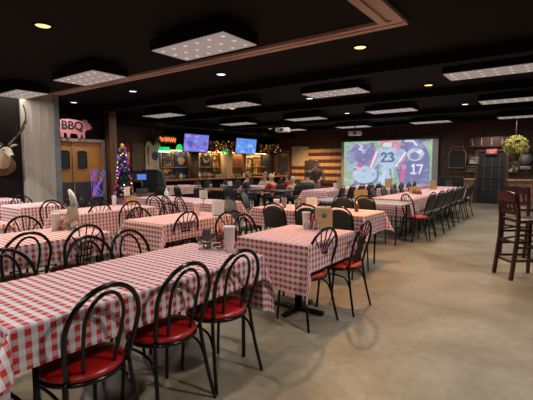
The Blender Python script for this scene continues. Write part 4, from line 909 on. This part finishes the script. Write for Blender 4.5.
# valance shelf with hooks above the far doorway
x0, x1, _, _, z0, z1 = wall_box(468, 510, 137.5, 146.5, 16.5, .1)
vl = empty('branded_board', ((x0+x1)/2, 16.6, z0), 0, 'long dark plank board with pale hooks above the far doorway', 'board')
W = x1-x0; H = z1-z0; MB().rbox(-W/2, W/2, 0, .12, 0, H, .01).build('board', M['redwood'], vl)
for k in range(4):
    x = -W/2+.12+k*W*.24; MB().tube(smooth_path([(x, -.01, H*.85), (x+.02, -.05, H*.5), (x+.06, -.05, H*.25), (x, -.04, H*.15)] if k == 0 else [(x, -.01, H*.85), (x, -.03, H*.4), (x, -.02, H*.2)], 3), .012, 5).build('hook', M['creamcloth'], vl)
x0, x1, _, _, z0, z1 = wall_box(486, 497, 149, 154, 16.6, .05)
ex = empty('red_door_sign', (x0, 16.64, z0), 0, 'small pinkish red sign above the far doorway', 'sign'); MB().rbox(0, x1-x0, 0, .05, 0, z1-z0, .008).build('plate', mat('pinkish_red_sign_paint', (.45, .08, .08), .5, emit=(.6, .08, .08), es=.05), ex)
MB().box(.04, x1-x0-.04, -.004, 0, (z1-z0)*.55, (z1-z0)*.7).box(.08, x1-x0-.1, -.004, 0, (z1-z0)*.25, (z1-z0)*.38).build('pale_marks', M['creamcloth'], ex)
framed(469, 479, 156.5, 164, 'grey framed photograph left of the far doorway', (120, 120, 115), [(160, 160, 155), (70, 70, 70)], 8, Y_=16.68)
framed(466, 476, 166.5, 172, 'lower dark tin sign left of the far doorway', (60, 55, 50), [(100, 95, 90), (30, 30, 30)], 9, Y_=16.68)
framed(508.5, 518, 162.5, 172.5, 'small square pale and black sign under the yellow flowers', (40, 38, 36), [(170, 165, 150), (150, 145, 130)], 10, Y_=16.68)
def round_sign(px, py, r_, lab, col):
    p_ = at(px, py, Y=16.66); o = empty('round_wall_sign', p_, 0, lab, 'sign', 'round wall signs'); g = MB().lathe([(r_, 0), (r_, .03), (r_*.9, .035), (.001, .035)], n=24).build('disc', M[col], o); g.rotation_euler = (PI/2, 0, 0)
    g = MB().lathe([(r_*.6, .035), (r_*.55, .045), (.001, .045)], n=20).build('centre', M['greycloth'], o); g.rotation_euler = (PI/2, 0, 0)
round_sign(526, 158.5, .2, 'round grey sign on the far right wall, larger lower one', 'grey'); round_sign(526.5, 150.5, .14, 'round dark sign on the far right wall, upper one', 'blackpaint')
x0, x1, _, _, z0, z1 = wall_box(520, 531, 166, 169.5, 16.66, .03); tag(MB().rbox(x0, x1, 16.66, 16.7, z0, z1, .005).build('street_plate', M['steel']), 'short pale blue-grey plate below the round signs', 'sign')
# hanging yellow flowers
fp = at(515.5, 147, Y=14.2); fb = empty('flower_basket', fp, 0, 'hanging ball of yellow flowers and leaves by the far right wall', 'flowers')
r_ = random.Random(4); ga, gb = MB(), MB()
for k in range(240):
    th = r_.uniform(0, 2*PI); ph = math.acos(r_.uniform(-1, 1)); rr = .33*r_.uniform(.6, 1.05); c = Vector((rr*math.sin(ph)*math.cos(th), rr*math.sin(ph)*math.sin(th), rr*.85*math.cos(ph)+.05))
    n_ = c.normalized(); t1 = n_.orthogonal().normalized(); t2 = n_.cross(t1); s = .042; G = ga if k % 5 < 3 else gb
    for q in range(4): a = q*PI/2+k; d1 = t1*math.cos(a)+t2*math.sin(a); d2 = t1*math.cos(a+.8)+t2*math.sin(a+.8); G.add([c, c+d1*s+n_*.01, c+(d1+d2)*s*.8+n_*.03, c+d2*s+n_*.01], [(0, 1, 2, 3)])
tag(ga.build('petals', M['yellowleaf'], fb), kind='stuff'); tag(gb.build('leaves', M['leafg'], fb), kind='stuff')
MB().lathe([(.04, -.42), (.08, -.4), (.12, -.25), (.13, -.18), (.001, -.18)], n=14).build('pot', M['brown'], fb); MB().tube([(0, 0, .2), (0, 0, CZ-fp.z)], .008, 5).build('chain', M['steel'], fb)
MB().tube(smooth_path([(0, 0, -.3), (.02, -.05, -.5), (-.03, -.04, -.62), (.03, 0, -.7)], 4), .03, 6).build('trailing_stem', M['leafg'], fb)

# ================================================================== PEOPLE
def person(x, y, rz, sit, top, legs, hair, lab, lean=.0, hgt=1.7, raise_arm=0, long_hair=False):
    k = hgt/1.7; o = empty('person', (x, y, 0), rz, lab, 'person')
    hz = .52 if sit else .9*1.0; T = []                                                 # pelvis height
    def tz(h): return (hz+h)
    fy = math.sin(lean)
    sh = tz(.52); shy = .52*fy
    J = [(0, 0, hz, .13), (0, .18*fy, tz(.18), .115), (0, .36*fy, tz(.36), .13), (0, .48*fy, tz(.48), .10), (0, .56*fy+.01, tz(.56), .052), (0, .6*fy+.025, tz(.63), .07), (0, .63*fy+.03, tz(.73), .092), (0, .66*fy+.03, tz(.81), .06)]
    E = [(i, i+1) for i in range(7)]; body_n = len(J); arms = []
    for s in (-1, 1):
        b = len(J)
        up_ = raise_arm and s > 0
        el = (s*.25, shy+(.12 if not up_ else .2), sh-.27+(.12 if up_ else 0)); hand = (s*.13, shy+.32, (sh-.27+.02) if sit else sh-.33) if not up_ else (s*.1, shy+.22, sh+.03)
        J += [(s*.17, shy, sh-.04, .06), (*el, .043), ((el[0]+hand[0])/2, (el[1]+hand[1])/2, (el[2]+hand[2])/2, .036), (*hand, .024)]
        E += [(3, b), (b, b+1), (b+1, b+2), (b+2, b+3)]; arms.append(b)
        d = (Vector(hand)-Vector(el)).normalized(); side = Vector((-s, 0, 0)); hp = Vector(hand)+d*.06
        J.append((*hp, .026)); E.append((b+3, b+4)); pm = b+4
        for q in range(4):
            f0 = hp+side*(-.027+.018*q)+d*.035; f1 = f0+d*(.03+.006*(q in (1, 2)))+Vector((0, 0, -.012)); f2 = f1+d*.018+Vector((0, 0, -.022)); i0 = len(J)
            J += [(*f0, .009), (*f1, .0085), (*f2, .007)]; E += [(pm, i0), (i0, i0+1), (i0+1, i0+2)]
        i0 = len(J); t0 = Vector(hand)+side*.035+d*.03; t1 = t0+side*.015+d*.035; J += [(*t0, .011), (*t1, .009)]; E += [(b+3, i0), (i0, i0+1)]
    lg = []
    for s in (-1, 1):
        b = len(J)
        if sit: J += [(s*.1, .02, hz-.02, .085), (s*.13, .42, hz-.0, .06), (s*.13, .44, .28, .048), (s*.13, .42, .08, .035), (s*.14, .54, .035, .03)]
        else: J += [(s*.09, 0, hz-.1, .085), (s*.1, .02, .48, .058), (s*.1, .0, .28, .05), (s*.1, -.02, .08, .035), (s*.11, .1, .035, .03)]
        E += [(0, b), (b, b+1), (b+1, b+2), (b+2, b+3), (b+3, b+4)]; lg.append(b)
    bd = skin_obj('body', J, E, M['skin'], o, 0, 1); 
    def grow(ids, extra, name, m):
        idx = {v: i for i, v in enumerate(ids)}; JJ = [(*J[i][:3], J[i][3]+extra) for i in ids]; EE = [(idx[a], idx[b]) for a, b in E if a in idx and b in idx]
        return skin_obj(name, JJ, EE, m, o, 0, 1)
    grow([0, 1, 2, 3]+[b+i for b in arms for i in (0, 1, 2)], .018, 'jacket', top)
    grow([0]+[b+i for b in lg for i in (0, 1, 2, 3)], .014, 'trousers', legs)
    for b in lg:
        p3, p4 = Vector(J[b+3][:3]), Vector(J[b+4][:3]); f = (p4-p3); f.z = 0; f.normalize(); MB().rbox(p3.x-.045, p3.x+.045, p3.y-.06, p3.y+.2, 0, .09, .025).build('shoe', M['blackpaint'], o)
    hy, hzz = J[6][1], J[6][2]+.01
    g = MB().ball((0, 0, 0), .108, 12, (.92, 1.05, 1.12)); vs_ = []
    keep = [f for f in g.f if not any(g.v[i][1] > .045 and g.v[i][2] < .055 for i in f)]; g.f = keep; g.m = g.m[:len(keep)]; g.sm = g.sm[:len(keep)]
    h = g.build('hair', hair, o); h.location = (0, hy-.008, hzz+.012)
    if long_hair: MB().rbox(-.095, .095, hy-.12, hy-.02, hzz-.22, hzz+.02, .04).build('hair', hair, o)
    for s in (-1, 1):
        MB().ball((s*.033, hy+.088, hzz), .011, 6).build('eye', M['eye'], o); MB().ball((s*.094, hy-.0, hzz-.01), .022, 6, (.4, .8, 1.3)).build('ear', M['skin'], o)
    MB().ball((0, hy+.102, hzz-.02), .015, 6, (.8, 1, 1.5)).build('nose', M['skin'], o); MB().ball((0, hy+.09, hzz-.058), .02, 6, (1.2, .4, .4)).build('mouth', M['redcloth'], o)
    o.scale = (k, k, k); return o
person(-7.72, 9.3, R(-50), 1, M['navy'], M['jeans'], M['hairg'], 'seated guest in a navy top, leftmost at the small table', .25, 1.5)
person(-7.75, 10.55, R(190), 1, M['creamcloth'], M['jeans'], M['hairg'], 'guest with brown-grey hair and a pale top facing the navy one', .2, 1.45)
person(-6.85, 9.75, R(75), 1, M['redcloth'], M['jeans'], M['hairw'], 'white-haired guest in a red top at the small table', .3, 1.42)
person(-7.1, 10.9, R(150), 1, M['redcloth'], M['jeans'], M['hairb'], 'brown-haired guest in red behind the white-haired one', .1, 1.46, 0, True)
person(-6.25, 9.95, R(60), 1, M['creamcloth'], M['jeans'], M['hairw'], 'pale-haired guest in cream between the red tops and the grey back', .3, 1.34)
person(-6.0, 10.2, R(30), 1, M['greycloth'], M['jeans'], M['hairb'], 'guest in a grey shirt seen from behind, dark hair', .05, 1.55)
person(-6.15, 11.0, R(-150), 0, M['browncloth'], M['browncloth'], M['hairg'], 'person in a brown jacket standing before the flag, hand at the face', .1, 1.52, 1)
for k, (x, y, a) in enumerate(((-7.72, 9.3, -50), (-7.75, 10.55, 190), (-6.85, 9.75, 75), (-7.1, 10.9, 150), (-6.25, 9.95, 60), (-6.0, 10.2, 30))):
    put_banquet(x, y, a, 0, ['dark chair under the guest in navy', 'dark chair under the guest with a pale top across from navy', 'dark chair under the white-haired guest in red', 'dark chair under the brown-haired guest in red', 'dark chair under the pale-haired guest in cream', 'dark chair under the guest in the grey shirt'][k])
lx0, lx1, _, _, lz0, lz1 = wall_box(304.5, 314, 160.5, 186, 16.3, .2)
tag(MB().rbox(lx0, lx1, 16.3, 16.6, 0, lz1, .02).build('black_loudspeaker', M['blackpaint']), 'black upright panel speaker in front of the wooden flag', 'speaker')
